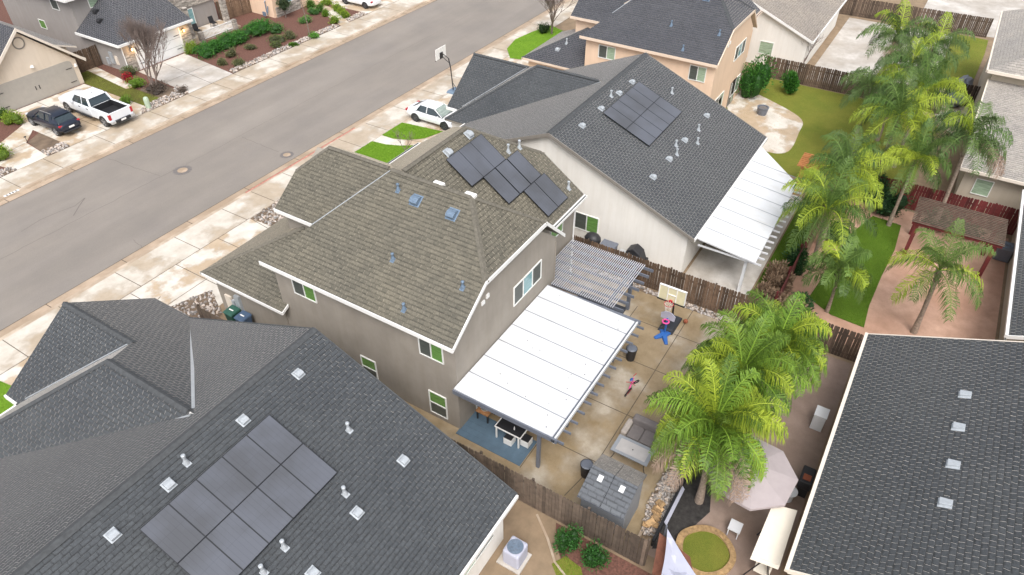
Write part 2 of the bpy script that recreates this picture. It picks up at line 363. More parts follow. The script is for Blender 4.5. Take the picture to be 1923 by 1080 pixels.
M['shroof2']=shingle('shed_shingles_pale',(.22,.205,.19),(.18,.17,.16),.20,.42,(.6,)*3,.2)  # paler, warmer tone for the right pitch of the shed roof
M['rug']=plain('blue_deck_tile',(.085,.135,.185),.8,var=.12,scale=2)
M['latt']=plain('lattice_paint',(.50,.50,.53),.6,var=.1); M['slate']=plain('dark_slate_plastic',(.035,.04,.05),.55,var=.15); M['shadeTile']=plain('lattice_shade_tile',(.045,.05,.062),.8,var=.15,scale=2)
M['wood']=plain('orange_wood',(.40,.20,.09),.6,var=.3,scale=6)
M['rust']=plain('red_brown_wood',(.16,.06,.035),.8,var=.3,scale=5); M['woodO']=plain('cedar',(.52,.22,.08),.7,var=.2,scale=5)
M['log']=plain('log_wood',(.34,.23,.13),.85,var=.35,scale=8,vc=True)
M['canvas']=plain('cream_canvas',(.76,.70,.60),.9,var=.04)
M['canvasP']=plain('pale_canvas',(.38,.33,.335),.9,var=.05)
M['stone']=plain('ledge_stone',(.36,.33,.30),.85,var=.3,scale=5,bump=.6,vc=True)
M['doorg']=plain('garage_door_taupe',(.40,.37,.33),.6,var=.05); M['doorw']=plain('garage_door_white',(.80,.80,.80),.5,var=.03)
M['green']=plain('green_bin',(.03,.10,.075),.5,var=.15); M['yellow']=plain('aged_cream',(.66,.60,.40),.6,var=.1)
M['water']=plain('pond_water',(.17,.16,.02),.15,var=.2,scale=2)
M['iron']=plain('cast_iron',(.20,.18,.17),.6,.3,var=.2,scale=12)
M['redcurb']=plain('red_kerb_paint',(.48,.20,.16),.8,var=.35,scale=5)
em=new_mat('porch_bulb',(1,.6,.2),.5); em.node_tree.nodes['Principled BSDF'].inputs['Emission Color'].default_value=(1,.55,.18,1); em.node_tree.nodes['Principled BSDF'].inputs['Emission Strength'].default_value=6
M['bulb']=em
M['mesh']=plain('grey_glass_top',(.42,.40,.39),.35,var=.08)
M['net']=plain('net_cord',(.8,.75,.72),.8)
M['sail']=plain('shade_sail',(.43,.44,.53),.8,var=.05)

# ------------------------------------------------------------------ setting: ground, road, kerbs, walks
def sheet(name, polys, mat, z, kind='structure', jl=None, thick=0, joint_w=.04):
    b=MB()
    for p in polys:
        if thick: b.prism(p,z-thick,z)
        else: b.face([(x,y,z) for x,y in p])
    mats=[mat,M['joint']]
    for (x0,y0,x1,y1) in (jl or []):
        d=Vector((x1-x0,y1-y0)).normalized(); n=Vector((-d.y,d.x))*joint_w/2
        b.face([(x0-n.x,y0-n.y,z+.004),(x1-n.x,y1-n.y,z+.004),(x1+n.x,y1+n.y,z+.004),(x0+n.x,y0+n.y,z+.004)],1)
    o=b.build(name,mats); 
    if kind: o['kind']=kind
    return o
def rect(x0,x1,y0,y1): return [(x0,y0),(x1,y0),(x1,y1),(x0,y1)]
sheet('ground',[rect(-150,400,-200,300)],M['soil'],-.2)
sheet('road',[rect(-60,200,36.35,48.0)],M['road'],-.12)
for nm,y0,y1 in (('gutter',35.78,36.38),('gutter',47.97,48.5)):
    sheet(nm,[rect(-60,200,y0,y1)],M['gut'],-.112,jl=[(x,y0,x,y1) for x in [-12+4.6*i for i in range(25)]]+[(-60,y0+.01 if y0>40 else y1-.01,200,y0+.01 if y0>40 else y1-.01)],joint_w=.045)
b=MB(); b.hexa([(-60,35.45,-.2),(200,35.45,-.2),(200,35.80,-.2),(-60,35.80,-.2)],[(-60,35.45,0),(200,35.45,0),(200,35.70,-.0),(-60,35.70,-.0)])
k1=b.build('kerb',M['curb']); k1['kind']='structure'
b=MB(); b.hexa([(-60,48.48,-.2),(200,48.48,-.2),(200,48.8,-.2),(-60,48.8,-.2)],[(-60,48.56,0),(200,48.56,0),(200,48.8,0),(-60,48.8,0)])
k2=b.build('kerb',M['curb']); k2['kind']='structure'
b=MB(); b.box(24.3,35.0,35.58,35.69,0.002,.006); b.face([(24.3,35.812,-.1),(24.3,35.712,.006),(35.0,35.712,.006),(35.0,35.812,-.1)])
o=b.build('painted_kerb',M['redcurb']); o['kind']='structure'
NJ=[(x,33.15,x,35.45) for x in (-3,-.9,1.3,3.4,5.6,8.2,11.2,14.6,18.6,22.2,24.6,27.4,30.2,33,36,39.4,43,46.6,50.2,53.8,57.4,61,66,71)]
sheet('sidewalk',[rect(-60,200,33.15,35.45)],M['conB'],0,jl=NJ+[(-60,33.15,200,33.15)],thick=.2)
FJ=[(x,48.8,x,51.25) for x in (11.5,14.3,16.9,19.9,23.9,28.6,32.2,34.8,37.0,41,45,49,53,57,61,65,70,75,80)]
sheet('sidewalk',[rect(-60,200,48.8,51.25)],M['conB'],0,jl=FJ+[(-60,51.25,200,51.25)],thick=.2)
# lot floors
sheet('lot_ground',[rect(-60,200,-120,33.15)],M['dirtD'],-.01)
sheet('lot_ground',[rect(-60,200,51.25,150)],M['mulch'],-.01)
# near side, street frontage: driveway of the taupe house, walks, lawns, rock beds
sheet('driveway',[rect(13.9,22.4,28.2,33.15)],M['con'],.004,jl=[(16.9,28.2,16.9,33.15),(19.9,28.2,19.9,33.15),(13.9,30.6,22.4,30.6),(22.4,33.1,21.9,28.2),(24.2,33.1,22.4,30.9)])
sheet('driveway',[[(-2,28),(13.9,27.6),(13.9,33.15),(-2,33.15)]],M['con'],.004,jl=[(5.9,33.1,5.9,28),(8.9,33.1,8.9,28),(11.6,33.1,11.6,28),(5.9,30.6,13.9,30.6),(13.9,33.1,13.9,28),(14.6,31.5,11.6,30.6)])
sheet('garden_path',[[(22.4,28),(26.5,28),(26.5,30.4),(24.4,31.3),(24.2,33.15),(22.4,33.15)]],M['con'],.006,jl=[(22.4,30.8,24.4,31.3)])
sheet('garden_path',[[(26.5,25),(36,25),(40.5,28.5),(37.7,33.15),(30.5,33.15),(31.8,30.2),(26.5,30.2)]],M['con'],.007,jl=[(35.3,33.1,35.8,30.2)])
sheet('driveway',[rect(37.65,44.3,26.5,33.15)],M['con'],.010,jl=[(40.9,26.5,40.9,33.15),(37.65,30,44.3,30)])
sheet('driveway',[rect(46.3,58,26,33.15)],M['con'],.004,jl=[(50,26,50,33),(54,26,54,33)])
sheet('driveway',[rect(-9,-2,26,33.15)],M['con'],.005)
def curvy(pts,n=6):      # closed Catmull-Rom through the outline
    out=[]; L=len(pts)
    for i in range(L):
        p0,p1,p2,p3=[Vector(pts[(i+k-1)%L]) for k in range(4)]
        for j in range(n):
            t=j/n; out.append(tuple(.5*((2*p1)+(-p0+p2)*t+(2*p0-5*p1+4*p2-p3)*t*t+(-p0+3*p1-3*p2+p3)*t**3)))
    return out
def grass(name,label,poly,mat,z=.02,blades=0,h=.05,cols=((.13,.28,.015),(.2,.36,.03))):
    b=MB(); b.face([(x,y,z) for x,y in poly])
    if blades:
        xs=[p[0] for p in poly]; ys=[p[1] for p in poly]
        def inside(x,y):
            c=False; j=len(poly)-1
            for i in range(len(poly)):
                if (poly[i][1]>y)!=(poly[j][1]>y) and x<(poly[j][0]-poly[i][0])*(y-poly[i][1])/(poly[j][1]-poly[i][1])+poly[i][0]: c=not c
                j=i
            return c
        for _ in range(blades):
            x=rnd.uniform(min(xs),max(xs)); y=rnd.uniform(min(ys),max(ys))
            if not inside(x,y): continue
            a=rnd.uniform(0,6.28); w=.012; hh=h*rnd.uniform(.6,1.3); lx,ly=rnd.uniform(-.03,.03),rnd.uniform(-.03,.03); t=rnd.random()
            c=tuple(cols[0][k]*(1-t)+cols[1][k]*t for k in range(3))
            b.face([(x-w*math.cos(a),y-w*math.sin(a),z),(x+w*math.cos(a),y+w*math.sin(a),z),(x+lx,y+ly,z+hh)],1,c=c)
    o=b.build(name,[mat,M['leaf']]); return tag(o,label,'lawn',None,'stuff')
lawn_a=[(31.6,33.7),(34.1,34.05),(34.25,32.3),(34.7,31.0),(35.2,30.2),(35.0,29.3),(33.0,29.2),(31.7,30.6),(31.0,32)]
lawn_a=[(31.3,33.15),(34.05,33.15),(34.2,32.0),(34.6,31.0),(35.15,30.2),(34.9,29.3),(32.9,29.2),(31.5,30.8)]
grass('artificial_grass','bright green lawn with the small bare tree in front of taupe house',lawn_a,M['turf'],.03,9000)
lawn_b=[(35.15,33.15),(37.5,33.15),(37.62,32.6),(38.0,29.6),(36.4,30.15),(35.6,31.0),(35.15,32.1)]
grass('artificial_grass','bright green lawn wedge beside the white sedan on its driveway',lawn_b,M['turf'],.03,6000)
lawn_c=[(44.35,33.15),(46.2,33.15),(46.2,29),(44.35,29)]
grass('artificial_grass','small green lawn patch at the foot of the kerbside hoop',lawn_c,M['turf'],.03,3000)
lawn_d=curvy([(57.2,33.1),(63,33.1),(69,33),(69,29),(62,28.6),(56.6,29.4),(55.2,31.2)],5)
lawn_d=[tuple(Gp(*p)[:2]) for p in ((952,92),(968,74),(1000,60),(1035,48),(1060,60),(1040,85),(1000,105),(978,112),(958,110))]
grass('patchy_lawn','bright green front lawn with a brown patch by the peach house',lawn_d,M['turf'],.03,6000)
grass('front_lawn','green lawn corner at the left edge beside the slate-roofed house',[(-2,33.1),(4.9,33.1),(6.55,32.9),(6.7,31.9),(6.0,30.2),(4.4,28),(-2,28)],M['turf'],.03,4000)
# far side frontage
sheet('driveway',[[(22.0,51.25),(29.0,51.25),(29.0,60.3),(22.0,60.3)]],M['con'],.004,jl=[(24.9,51.25,24.9,60.3),(22,54.6,29,54.6),(24.9,54.0,27.2,51.3)])
sheet('driveway',[[(32.4,51.25),(37.0,51.25),(37.8,58.6),(33.0,58.6)]],M['white_con'],.004,jl=[(34.7,51.25,35.4,58.6),(32.6,54.7,37.3,54.7)])
sheet('garden_path',[[(18.0,51.25),(20.3,51.25),(20.6,54.5),(22,56),(22,57.4),(19.5,56),(17.2,58),(14,62),(12,60),(17.5,54)]],M['con'],.006,jl=[(20.5,54.5,18,54)])
sheet('garden_path',[[(30.2,56.3),(31.0,56.3),(31.8,63.6),(30.8,63.4)]],M['con'],.006,jl=[(30.4,58.2,31.2,58.2),(30.5,60.1,31.4,60.1)])
sheet('garden_path',[[(50.6,51.25),(51.8,51.25),(54.0,55.5),(55.0,60),(53.4,60),(52.5,55.5)]],M['con'],.006,jl=[(51.2,52.8,52.6,52.8),(52,54.3,53.4,54.3)])
sheet('driveway',[rect(54.7,62,51.25,60)],M['con'],.004)
sheet('bare_soil',[[(20.3,51.25),(22.0,51.25),(22,55.2),(20.7,54.5)],rect(29.0,32.4,51.25,55.2)],M['soil'],.004)
grass('mossy_lawn','thin mossy lawn strip between the white pickup and the grey house',[(29.0,52.2),(30.6,52.6),(30.6,56.2),(30.2,56.4),(30.8,62.5),(29.2,62.5),(29.05,60.3)],M['moss'],.02,2500,cols=((.12,.12,.03),(.16,.2,.04)))

def rocks(name,label,poly,n,s=(.05,.13),z=.0,mat=None,tint=None):
    b=MB(); xs=[p[0] for p in poly]; ys=[p[1] for p in poly]
    def inside(x,y):
        c=False; j=len(poly)-1
        for i in range(len(poly)):
            if (poly[i][1]>y)!=(poly[j][1]>y) and x<(poly[j][0]-poly[i][0])*(y-poly[i][1])/(poly[j][1]-poly[i][1])+poly[i][0]: c=not c
            j=i
        return c
    k=0
    while k<n:
        x=rnd.uniform(min(xs),max(xs)); y=rnd.uniform(min(ys),max(ys))
        if not inside(x,y): k+=.2; continue
        k+=1; r=rnd.uniform(*s); g=rnd.uniform(.35,1.25); w=rnd.uniform(-.06,.1)
        a=rnd.uniform(0,6.28); vs=[]; M3=Matrix.Rotation(a,3,'Z')
        for i,(p,q,t) in enumerate(((1,0,0),(.35,.8,.1),(-.7,.6,0),(-1,-.1,.1),(-.3,-.8,0),(.7,-.7,.05))):
            vs.append(Vector((x,y,z+.02))+M3@Vector((p*r*rnd.uniform(.8,1.2),q*r*.75,t*r)))
        vs += [ (v-Vector((x,y,z)))*.55+Vector((x,y,z+r*.75)) for v in vs]
        fs=[[i,(i+1)%6,6+(i+1)%6,6+i] for i in range(6)]+[[6,7,8,9,10,11]]
        b.mesh(vs,fs,0,(g*(1+w),g,g*(1-w)))
    sh=M['dark_soil']; b.face([(x,y,z+.006) for x,y in poly],1)
    o=b.build(name,[mat or M['rock'],M['soil']]); return tag(o,label,'gravel',None,'stuff')
rocks('river_rock_bed','river rock bed by the walk in front of the taupe garage wing',[(22.4,33.1),(24.2,33.1),(26.5,33.1),(27.0,31),(24.6,31.2),(24.3,28.4),(22.6,28.4)],520,z=.01)
rocks('river_rock_bed','small river rock patch at the taupe garage corner',[(13.9,30.5),(16.4,29.6),(15.4,27.5),(13.9,27.5)],240,z=.01)
rocks('river_rock_border','river rock strip between bare soil and far sidewalk left of cars',[(20.3,51.3),(22.0,51.3),(22,52.3),(20.4,52.3)],150)
rocks('river_rock_border','river rock strip beside the green utility box',[(28.0,51.3),(32.4,51.3),(32.9,53.4),(31.6,52.4),(29.9,52.5),(28.6,52.2)],380)
rocks('river_rock_border','long river rock border along the mulch bed of the shrub garden',[(37.1,51.3),(50.5,51.3),(50.4,52.1),(37.3,52.1)],700)
rocks('river_rock_border','short river rock border beside the driveway of the topmost white sedan',[(51.9,51.3),(54.6,51.3),(54.7,52.2),(52.3,52.2)],160)
rocks('river_rock_border','river rock strip at the far left frame edge',[(15.5,51.3),(18.0,51.3),(17.9,52.1),(15.5,52.1)],130)
# manholes, kerb number, road marks
for (x,y,r,lab) in ((24.15,41.75,.62,'large round manhole cover left in the street'),(29.5,37.2,.48,'smaller round manhole cover near the kerb')):
    t=thing('manhole_cover',lab,'manhole',(x,y,-.12),group='manhole covers in the street')
    b=MB(); b.lathe(x,y,[(r,-.12),(r,-.114)],28); b.build('collar',M['iron'],t)
    b=MB(); b.lathe(x,y,[(r*.55,-.114),(r*.55,-.106),(r*.45,-.104)],24); b.build('lid',M['gut'],t)
b=MB(); b.box(15.7,16.7,48.565,48.79,.002,.005)
for i,dx in enumerate((.1,.3,.5,.7)): b.box(15.75+dx,15.85+dx,48.6,48.75,.006,.009,1)
tag(b.build('painted_house_number',[M['trim'],M['black']]),'white painted number plate on the far kerb','kerb number')
b=MB()
def crack(pts,w=.03,z=-.1155):
    for (x0,y0),(x1,y1) in zip(pts,pts[1:]):
        d=Vector((x1-x0,y1-y0)).normalized(); n=Vector((-d.y,d.x))*w/2
        b.face([(x0-n.x,y0-n.y,z),(x1-n.x,y1-n.y,z),(x1+n.x,y1+n.y,z),(x0+n.x,y0+n.y,z)])
def wig(p,q,n,a):
    out=[]
    for i in range(n+1):
        t=i/n; out.append((p[0]+(q[0]-p[0])*t+rnd.uniform(-a,a)*(0<i<n),p[1]+(q[1]-p[1])*t+rnd.uniform(-a,a)*(0<i<n)))
    return out
def GG(*p): return tuple(Gp(p[0],p[1],-.115)[:2])
crack(wig(GG(204,298),GG(262,318),14,.06),.035); crack(wig(GG(262,318),GG(300,330),8,.05),.025)
crack(wig(GG(455,258),GG(523,285),14,.05),.03); crack(wig((-8,42.6),(24,42.3),60,.06),.03); crack(wig((24.8,42.2),(60,42.4),50,.05),.02)
crack(wig(GG(272,468),GG(250,450),8,.05),.025); crack([GG(40,435),GG(75,413),GG(110,398),GG(140,387),GG(159,372)],.035); crack([GG(159,372),GG(148,388),GG(138,405)],.05)
o=b.build('road_cracks',plain('crack_seal',(.15,.13,.115),.9,var=.1)); o['kind']='structure'

# ------------------------------------------------------------------ house helpers
def roof_plane(b, pts, up, m=0, thick=.14, c=(1,1,1)):
    """pts: 3-D polygon lying in one pitch; up: horizontal unit vector pointing uphill"""
    P=[Vector(p) for p in pts]; n=Vector((0,0,0))
    for i in range(len(P)): n+=P[i].cross(P[(i+1)%len(P)])
    if n.z<0: P.reverse()
    upv=Vector((up[0],up[1],0)); al=Vector((-upv.y,upv.x,0))
    dz=[p.z for p in P]; k=1.0
    a0=P[0]; 
    # slope factor so the courses keep their real size along the pitch
    best=max(range(len(P)),key=lambda i:abs((P[i]-a0).dot(upv))); run=(P[best]-a0).dot(upv); rise=P[best].z-a0.z
    k=math.sqrt(run*run+rise*rise)/max(abs(run),1e-6)
    uv=[(p.dot(al),p.dot(upv)*k) for p in P]
    b.face(P,m,uv,c)
    D=[p-Vector((0,0,thick)) for p in P]
    b.face(D[::-1],1,None,c)
    for i in range(len(P)):
        j=(i+1)%len(P); b.face([P[i],D[i],D[j],P[j]],1,None,c)
def cap(b,p,q,w=.26,m=0,step=.28):
    b.cut()
    p=Vector(p);q=Vector(q);L=(q-p).length; n=max(1,int(L/step)); d=(q-p)/n
    hd=Vector((d.x,d.y,0)); s=Vector((-hd.y,hd.x,0)).normalized()*(w/2); up=Vector((0,0,1))
    for i in range(n):
        a=p+d*i; e=a+d*1.12; g=rnd.uniform(.75,1.15)
        b.mesh([a-s-up*.06,a+up*.035,a+s-up*.06,e-s-up*.05,e+up*.015,e+s-up*.05],[[0,1,4,3],[1,2,5,4],[0,2,1]],m,(g,g,g))
def window(parent,axis,pos,a0,a1,z0,z1,out,panes=2,mats=('gD','gG'),name='window',horiz=True,frame='frame'):
    """axis 'x': wall at x=pos facing out*(x); a = y range.  axis 'y': wall at y=pos; a = x range"""
    t=.05; b=MB()
    def bx(u0,u1,w0,w1,d0,d1,mm=0,bb=None):
        bb=bb or b; lo,hi=sorted((pos+out*d0,pos+out*d1))
        if axis=='x': bb.box(lo,hi,u0,u1,w0,w1,mm)
        else: bb.box(u0,u1,lo,hi,w0,w1,mm)
    bx(a0,a1,z0,z0+t,-.02,.05); bx(a0,a1,z1-t,z1,-.02,.05); bx(a0,a0+t,z0+t,z1-t,-.02,.05); bx(a1-t,a1,z0+t,z1-t,-.02,.05)
    cuts=[a0+(a1-a0)*i/panes for i in range(1,panes)] if horiz else []
    zc=[z0+(z1-z0)*i/panes for i in range(1,panes)] if not horiz else []
    for c in cuts: bx(c-t/2,c+t/2,z0+t,z1-t,-.02,.045)
    for c in zc: bx(a0+t,a1-t,c-t/2,c+t/2,-.02,.045)
    w=b.build(name,M[frame],parent)
    for i in range(panes):
        pb=MB()
        if horiz:
            u0=a0+(a1-a0)*i/panes+.03; u1=a0+(a1-a0)*(i+1)/panes-.03; bx(u0,u1,z0+.03,z1-.03,.0,.02,0,pb)
        else:
            w0=z0+(z1-z0)*i/panes+.03; w1=z0+(z1-z0)*(i+1)/panes-.03; bx(a0+.03,a1-.03,w0,w1,.0,.02,0,pb)
        pb.build('pane',M[mats[i%len(mats)]],w)
    return w
def vent_box(parent,x,y,z,up,slope,s=.68,mat='pipe',big=False):
    """low metal roof vent: flashing, raised hood whose mouth looks downhill"""
    upv=Vector((up[0],up[1],slope)).normalized(); al=Vector((-up[1],up[0],0)); n=al.cross(upv)
    if n.z<0: n=-n
    o=Vector((x,y,z)); b=MB()
    def P(u,v,w): return o+al*u*s+upv*v*s+n*w*s
    b.hexa([P(-.26,-.30,.0),P(.26,-.30,.0),P(.26,.26,.0),P(-.26,.26,.0)],[P(-.26,-.30,.02),P(.26,-.30,.02),P(.26,.26,.02),P(-.26,.26,.02)])
    prof=[(-.25,.10),(-.22,.19),(-.12,.23),(.02,.22),(.14,.15),(.20,.03)]
    bot=[P(-.2,v,w) for v,w in prof]+[P(-.2,-.22,.02)]; top=[P(.2,v,w) for v,w in prof]+[P(.2,-.22,.02)]
    b.hexa(bot,top)
    for f in range(len(b.mi)-9,len(b.mi)): pass
    v=b.build('roof_vent',M[mat],parent,bevel=.01)
    return v
def vent_pipe(parent,x,y,z,up,slope,h=.38,mat='pipe',r=.05,s=1.0):
    b=MB(); upv=Vector((up[0],up[1],slope)).normalized(); al=Vector((-up[1],up[0],0)); n=al.cross(upv)
    if n.z<0: n=-n
    o=Vector((x,y,z))
    def P(u,v,w): return o+al*u*s+upv*v*s+n*w*s
    b.hexa([P(-.10,-.15,.0),P(.10,-.15,.0),P(.10,.08,.0),P(-.10,.08,.0)],[P(-.10,-.15,.012),P(.10,-.15,.012),P(.10,.08,.012),P(-.10,.08,.012)])
    b.lathe(x,y,[(r*2.3*s,z-.03),(r*1.3*s,z+.14*s),(r*1.1*s,z+.16*s)],10)
    b.lathe(x,y,[(r*s,z),(r*s,z+h*s)],10); b.lathe(x,y,[(r*1.45*s,z+h*s*.82),(r*1.45*s,z+h*s),(r*.9*s,z+h*s+.02)],10)
    return b.build('vent_pipe',M[mat],parent)
def solar(parent,x0,x1,y0,y1,zfun,rows=2,cols=5,gap=.02,cells=None):
    """panels on a pitch that climbs along y"""
    dx=(x1-x0)/cols; dy=(y1-y0)/rows; lift=.13
    for r in range(rows):
        for c in range(cols):
            if cells and (r,c) not in cells: continue
            a0=x0+c*dx+gap/2; a1=x0+(c+1)*dx-gap/2; b0=y0+r*dy+gap/2; b1=y0+(r+1)*dy-gap/2
            one_panel(parent,a0,a1,b0,b1,zfun,lift)
def one_panel(parent,a0,a1,b0,b1,zfun,lift=.13):
    b=MB(); P=[Vector((a0,b0,zfun(b0)+lift)),Vector((a1,b0,zfun(b0)+lift)),Vector((a1,b1,zfun(b1)+lift)),Vector((a0,b1,zfun(b1)+lift))]
    D=[p-Vector((0,0,.05)) for p in P]; k=math.hypot(b1-b0,zfun(b1)-zfun(b0)); 
    b.face(P,0,[(0.01,0.01),(a1-a0,0.01),(a1-a0,k),(0.01,k)]); b.face(D[::-1],1)
    for i in range(4): b.face([P[i],D[i],D[(i+1)%4],P[(i+1)%4]],1)
    e=.018
    for (p,q) in ((P[0],P[1]),(P[1],P[2]),(P[2],P[3]),(P[3],P[0])): b.beam(p+Vector((0,0,.006)),q+Vector((0,0,.006)),e,.012,1)
    for x in (a0+.2,a1-.2):
        for y in (b0+.3,b1-.3): b.box(x-.02,x+.02,y-.02,y+.02,zfun(y)-.02,zfun(y)+lift-.03,1)
    b.build('solar_panel',[M['solar'],M['sframe']],parent)

# ------------------------------------------------------------------ two-storey house type (taupe house, peach house)
def two_storey(ox,oy,label,st,sh,tr,cp,name='house',sashes=('gD','gG'),full=True):
    h=thing(name,label,'house',(15.75+ox,12.45+oy,0))
    X=lambda x:x+ox; Y=lambda y:y+oy
    mE=5.4; s=.70; xl,xr,xm=15.4,25.0,20.42; yr=12.3; zr=mE+s*(xm-xl)     # ridge 8.91
    b=MB()
    b.prism_y([(X(15.75),0),(X(24.05),0),(X(24.05),5.45),(X(22.35),6.85),(X(17.9),6.85),(X(15.75),5.45)],Y(12.45),Y(14.5))
    b.prism_y([(X(15.75),0),(X(24.05),0),(X(24.05),5.45),(X(20.42),8.6),(X(15.75),5.42)],Y(14.5),Y(19.3))
    b.box(X(15.75),X(24.05),Y(19.3),Y(22.6),0,5.4)
    b.prism_x([(Y(13.4),0),(Y(23.2),0),(Y(23.2),5.35),(Y(21.3),6.75),(Y(15.5),6.8),(Y(13.4),5.35)],X(24.05),X(27.75))
    b.prism_y([(X(19.15),0),(X(24.9),0),(X(24.9),5.3),(X(22.0),7.45),(X(19.15),5.45)],Y(22.6),Y(25.25))
    b.box(X(15.7),X(21.5),Y(22.6),Y(27.6),0,2.62)
    wl=b.build('wall',M[st],h)
    b=MB(); e=Vector
    # left pitch with the clipped rear gable and the hipped street end
    roof_plane(b,[(X(xl),Y(yr),mE),(X(17.87),Y(yr),7.13),(X(xm),Y(14.65),zr),(X(xm),Y(18.9),zr),(X(xl),Y(22.96),mE)],(1,0))
    roof_plane(b,[(X(17.87),Y(yr),7.13),(X(22.75),Y(yr),7.13),(X(xm),Y(14.65),zr)],(0,1))
    roof_plane(b,[(X(24.6),Y(yr),5.35),(X(22.75),Y(yr),7.13),(X(xm),Y(14.65),zr),(X(xm),Y(18.9),zr),(X(24.6),Y(22.9),5.35)],(-1,0))
    roof_plane(b,[(X(xl),Y(22.96),mE),(X(xm),Y(18.9),zr),(X(24.6),Y(22.96),5.35)],(0,-1))
    # wing whose rear pitch faces the garden
    yw0,yw1,ym,zm=13.05,23.55,18.3,9.03; xw=28.1
    roof_plane(b,[(X(20.4),Y(yw0),mE),(X(xw),Y(yw0),mE),(X(xw),Y(15.45),7.06),(X(25.3),Y(ym),zm),(X(20.4),Y(ym),zm)] if False else [(X(24.62),Y(yw0),mE),(X(xw),Y(yw0),mE),(X(xw),Y(15.45),7.07),(X(25.25),Y(ym),zm),(X(20.45),Y(ym),zm),(X(20.45),Y(ym-.12),8.9)],(0,1))
    roof_plane(b,[(X(xw),Y(yw1),5.36),(X(xw),Y(21.2),7.0),(X(25.25),Y(ym),zm),(X(20.45),Y(ym),zm),(X(20.45),Y(yw1),5.36)],(0,-1))
    roof_plane(b,[(X(xw),Y(15.45),7.07),(X(xw),Y(21.2),7.0),(X(25.25),Y(ym),zm)],(-1,0))
    # street block
    roof_plane(b,[(X(18.8),Y(22.0),5.4),(X(18.8),Y(25.6),5.4),(X(20.6),Y(25.6),6.68),(X(22.05),Y(24.45),7.68),(X(22.05),Y(20.4),7.68)],(1,0))
    roof_plane(b,[(X(25.3),Y(22.0),5.36),(X(25.3),Y(25.6),5.36),(X(23.45),Y(25.6),6.68),(X(22.05),Y(24.45),7.68),(X(22.05),Y(20.4),7.68)],(-1,0))
    roof_plane(b,[(X(20.6),Y(25.6),6.68),(X(23.45),Y(25.6),6.68),(X(22.05),Y(24.45),7.68)],(0,-1))
    # garage: hip at the street corner, dying into the tall walls
    z0=2.7; g1,g2=15.3,28.0
    roof_plane(b,[(X(g1),Y(22.25),z0),(X(15.72),Y(22.25),z0+.21),(X(15.72),Y(22.62),z0+.21),(X(19.15),Y(22.62),z0+1.925),(X(19.15),Y(24.15),z0+1.925),(X(g1),Y(g2),z0)],(1,0))
    roof_plane(b,[(X(g1),Y(g2),z0),(X(19.15),Y(24.15),z0+1.925),(X(19.6),Y(24.15),z0+1.925),(X(22.0),Y(g2),z0)],(0,-1))
    b.build('roof',[M[sh],M[tr]],h)
    b=MB(); cap(b,(X(17.87),Y(yr),7.15),(X(xm),Y(14.65),zr+.02)); cap(b,(X(xm),Y(14.65),zr+.03),(X(xm),Y(18.9),zr+.03)); cap(b,(X(22.75),Y(yr),7.15),(X(xm),Y(14.65),zr+.02))
    cap(b,(X(xw),Y(15.45),7.09),(X(25.25),Y(ym),zm+.02)); cap(b,(X(20.45),Y(ym),zm+.03),(X(25.25),Y(ym),zm+.03)); cap(b,(X(20.6),Y(25.6),6.7),(X(22.05),Y(24.45),7.7)); cap(b,(X(22.05),Y(20.6),7.7),(X(22.05),Y(24.45),7.7)); cap(b,(X(g1),Y(g2),z0+.02),(X(19.15),Y(24.15),z0+1.95))
    b.buildp('ridge_cap',M[cp],h)
    b=MB(); w=.045
    def fa(a,c_,hh=.2): b.beam((X(a[0]),Y(a[1]),a[2]+.015),(X(c_[0]),Y(c_[1]),c_[2]+.015),w,hh)
    fa((xl-.02,yr-.03,mE),(xl-.02,23.0,mE)); fa((xl,yr-.03,mE),(17.87,yr-.03,7.13)); fa((17.87,yr-.033,7.13),(22.75,yr-.033,7.13)); fa((22.75,yr-.03,7.13),(24.6,yr-.03,5.35))
    fa((24.62,yw0-.02,mE),(xw+.02,yw0-.02,mE),.14);  fa((18.78,22.9,5.4),(18.78,25.63,5.4)); 
    fa((g1-.02,22.22,z0),(g1-.02,28.0,z0),.16);  fa((g1,22.22,z0),(15.72,22.22,z0+.21),.16); fa((20.5,yw1+.02,5.36),(xw,yw1+.02,5.36))
    fa((17.87,yr-.06,7.16),(xl,yr-.06,5.43),.08)
    b.buildp('fascia',M['trim' if tr!='trimP' else 'trimP'],h)
    # rain gutters and valley flashing
    b=MB()
    b.beam((X(24.7),Y(yw0-.12),mE-.0),(X(xw),Y(yw0-.12),mE-.0),.13,.12); b.beam((X(20.5),Y(yw1+.14),5.34),(X(xw),Y(yw1+.14),5.34),.13,.12)
    b.tube([(X(27.7),Y(yw0-.1),5.25),(X(27.72),Y(13.34),5.0),(X(27.72),Y(13.34),.2)],.045,6)
    b.buildp('gutter',M['trim' if tr!='trimP' else 'trimP'],h)
    b=MB(); b.beam((X(24.75),Y(yw0-.12),mE+.004),(X(xw-.05),Y(yw0-.12),mE+.004),.07,.01); b.beam((X(20.6),Y(yw1+.14),5.345),(X(xw-.05),Y(yw1+.14),5.345),.09,.01); b.buildp('gutter_debris',M['black'],h)
    b=MB(); b.beam((X(17.4),Y(21.38),6.81),(X(20.42),Y(18.92),zr+.0),.05,.05); b.build('hip_flashing',M['pipe'],h)
    # windows: left wall, garden wall, wing
    L=sashes
    window(h,'x',X(15.75),Y(20.1),Y(21.5),3.95,4.95,-1,2,(L[1],L[0])); window(h,'x',X(15.75),Y(13.05),Y(14.3),3.85,4.95,-1,2,(L[1],L[0]))
    window(h,'x',X(15.75),Y(13.1),Y(14.05),.3,1.72,-1,2,(L[0],L[1]),horiz=False); window(h,'x',X(15.75),Y(17.05),Y(17.95),.5,1.80,-1,2,(L[0],L[1]),horiz=False)
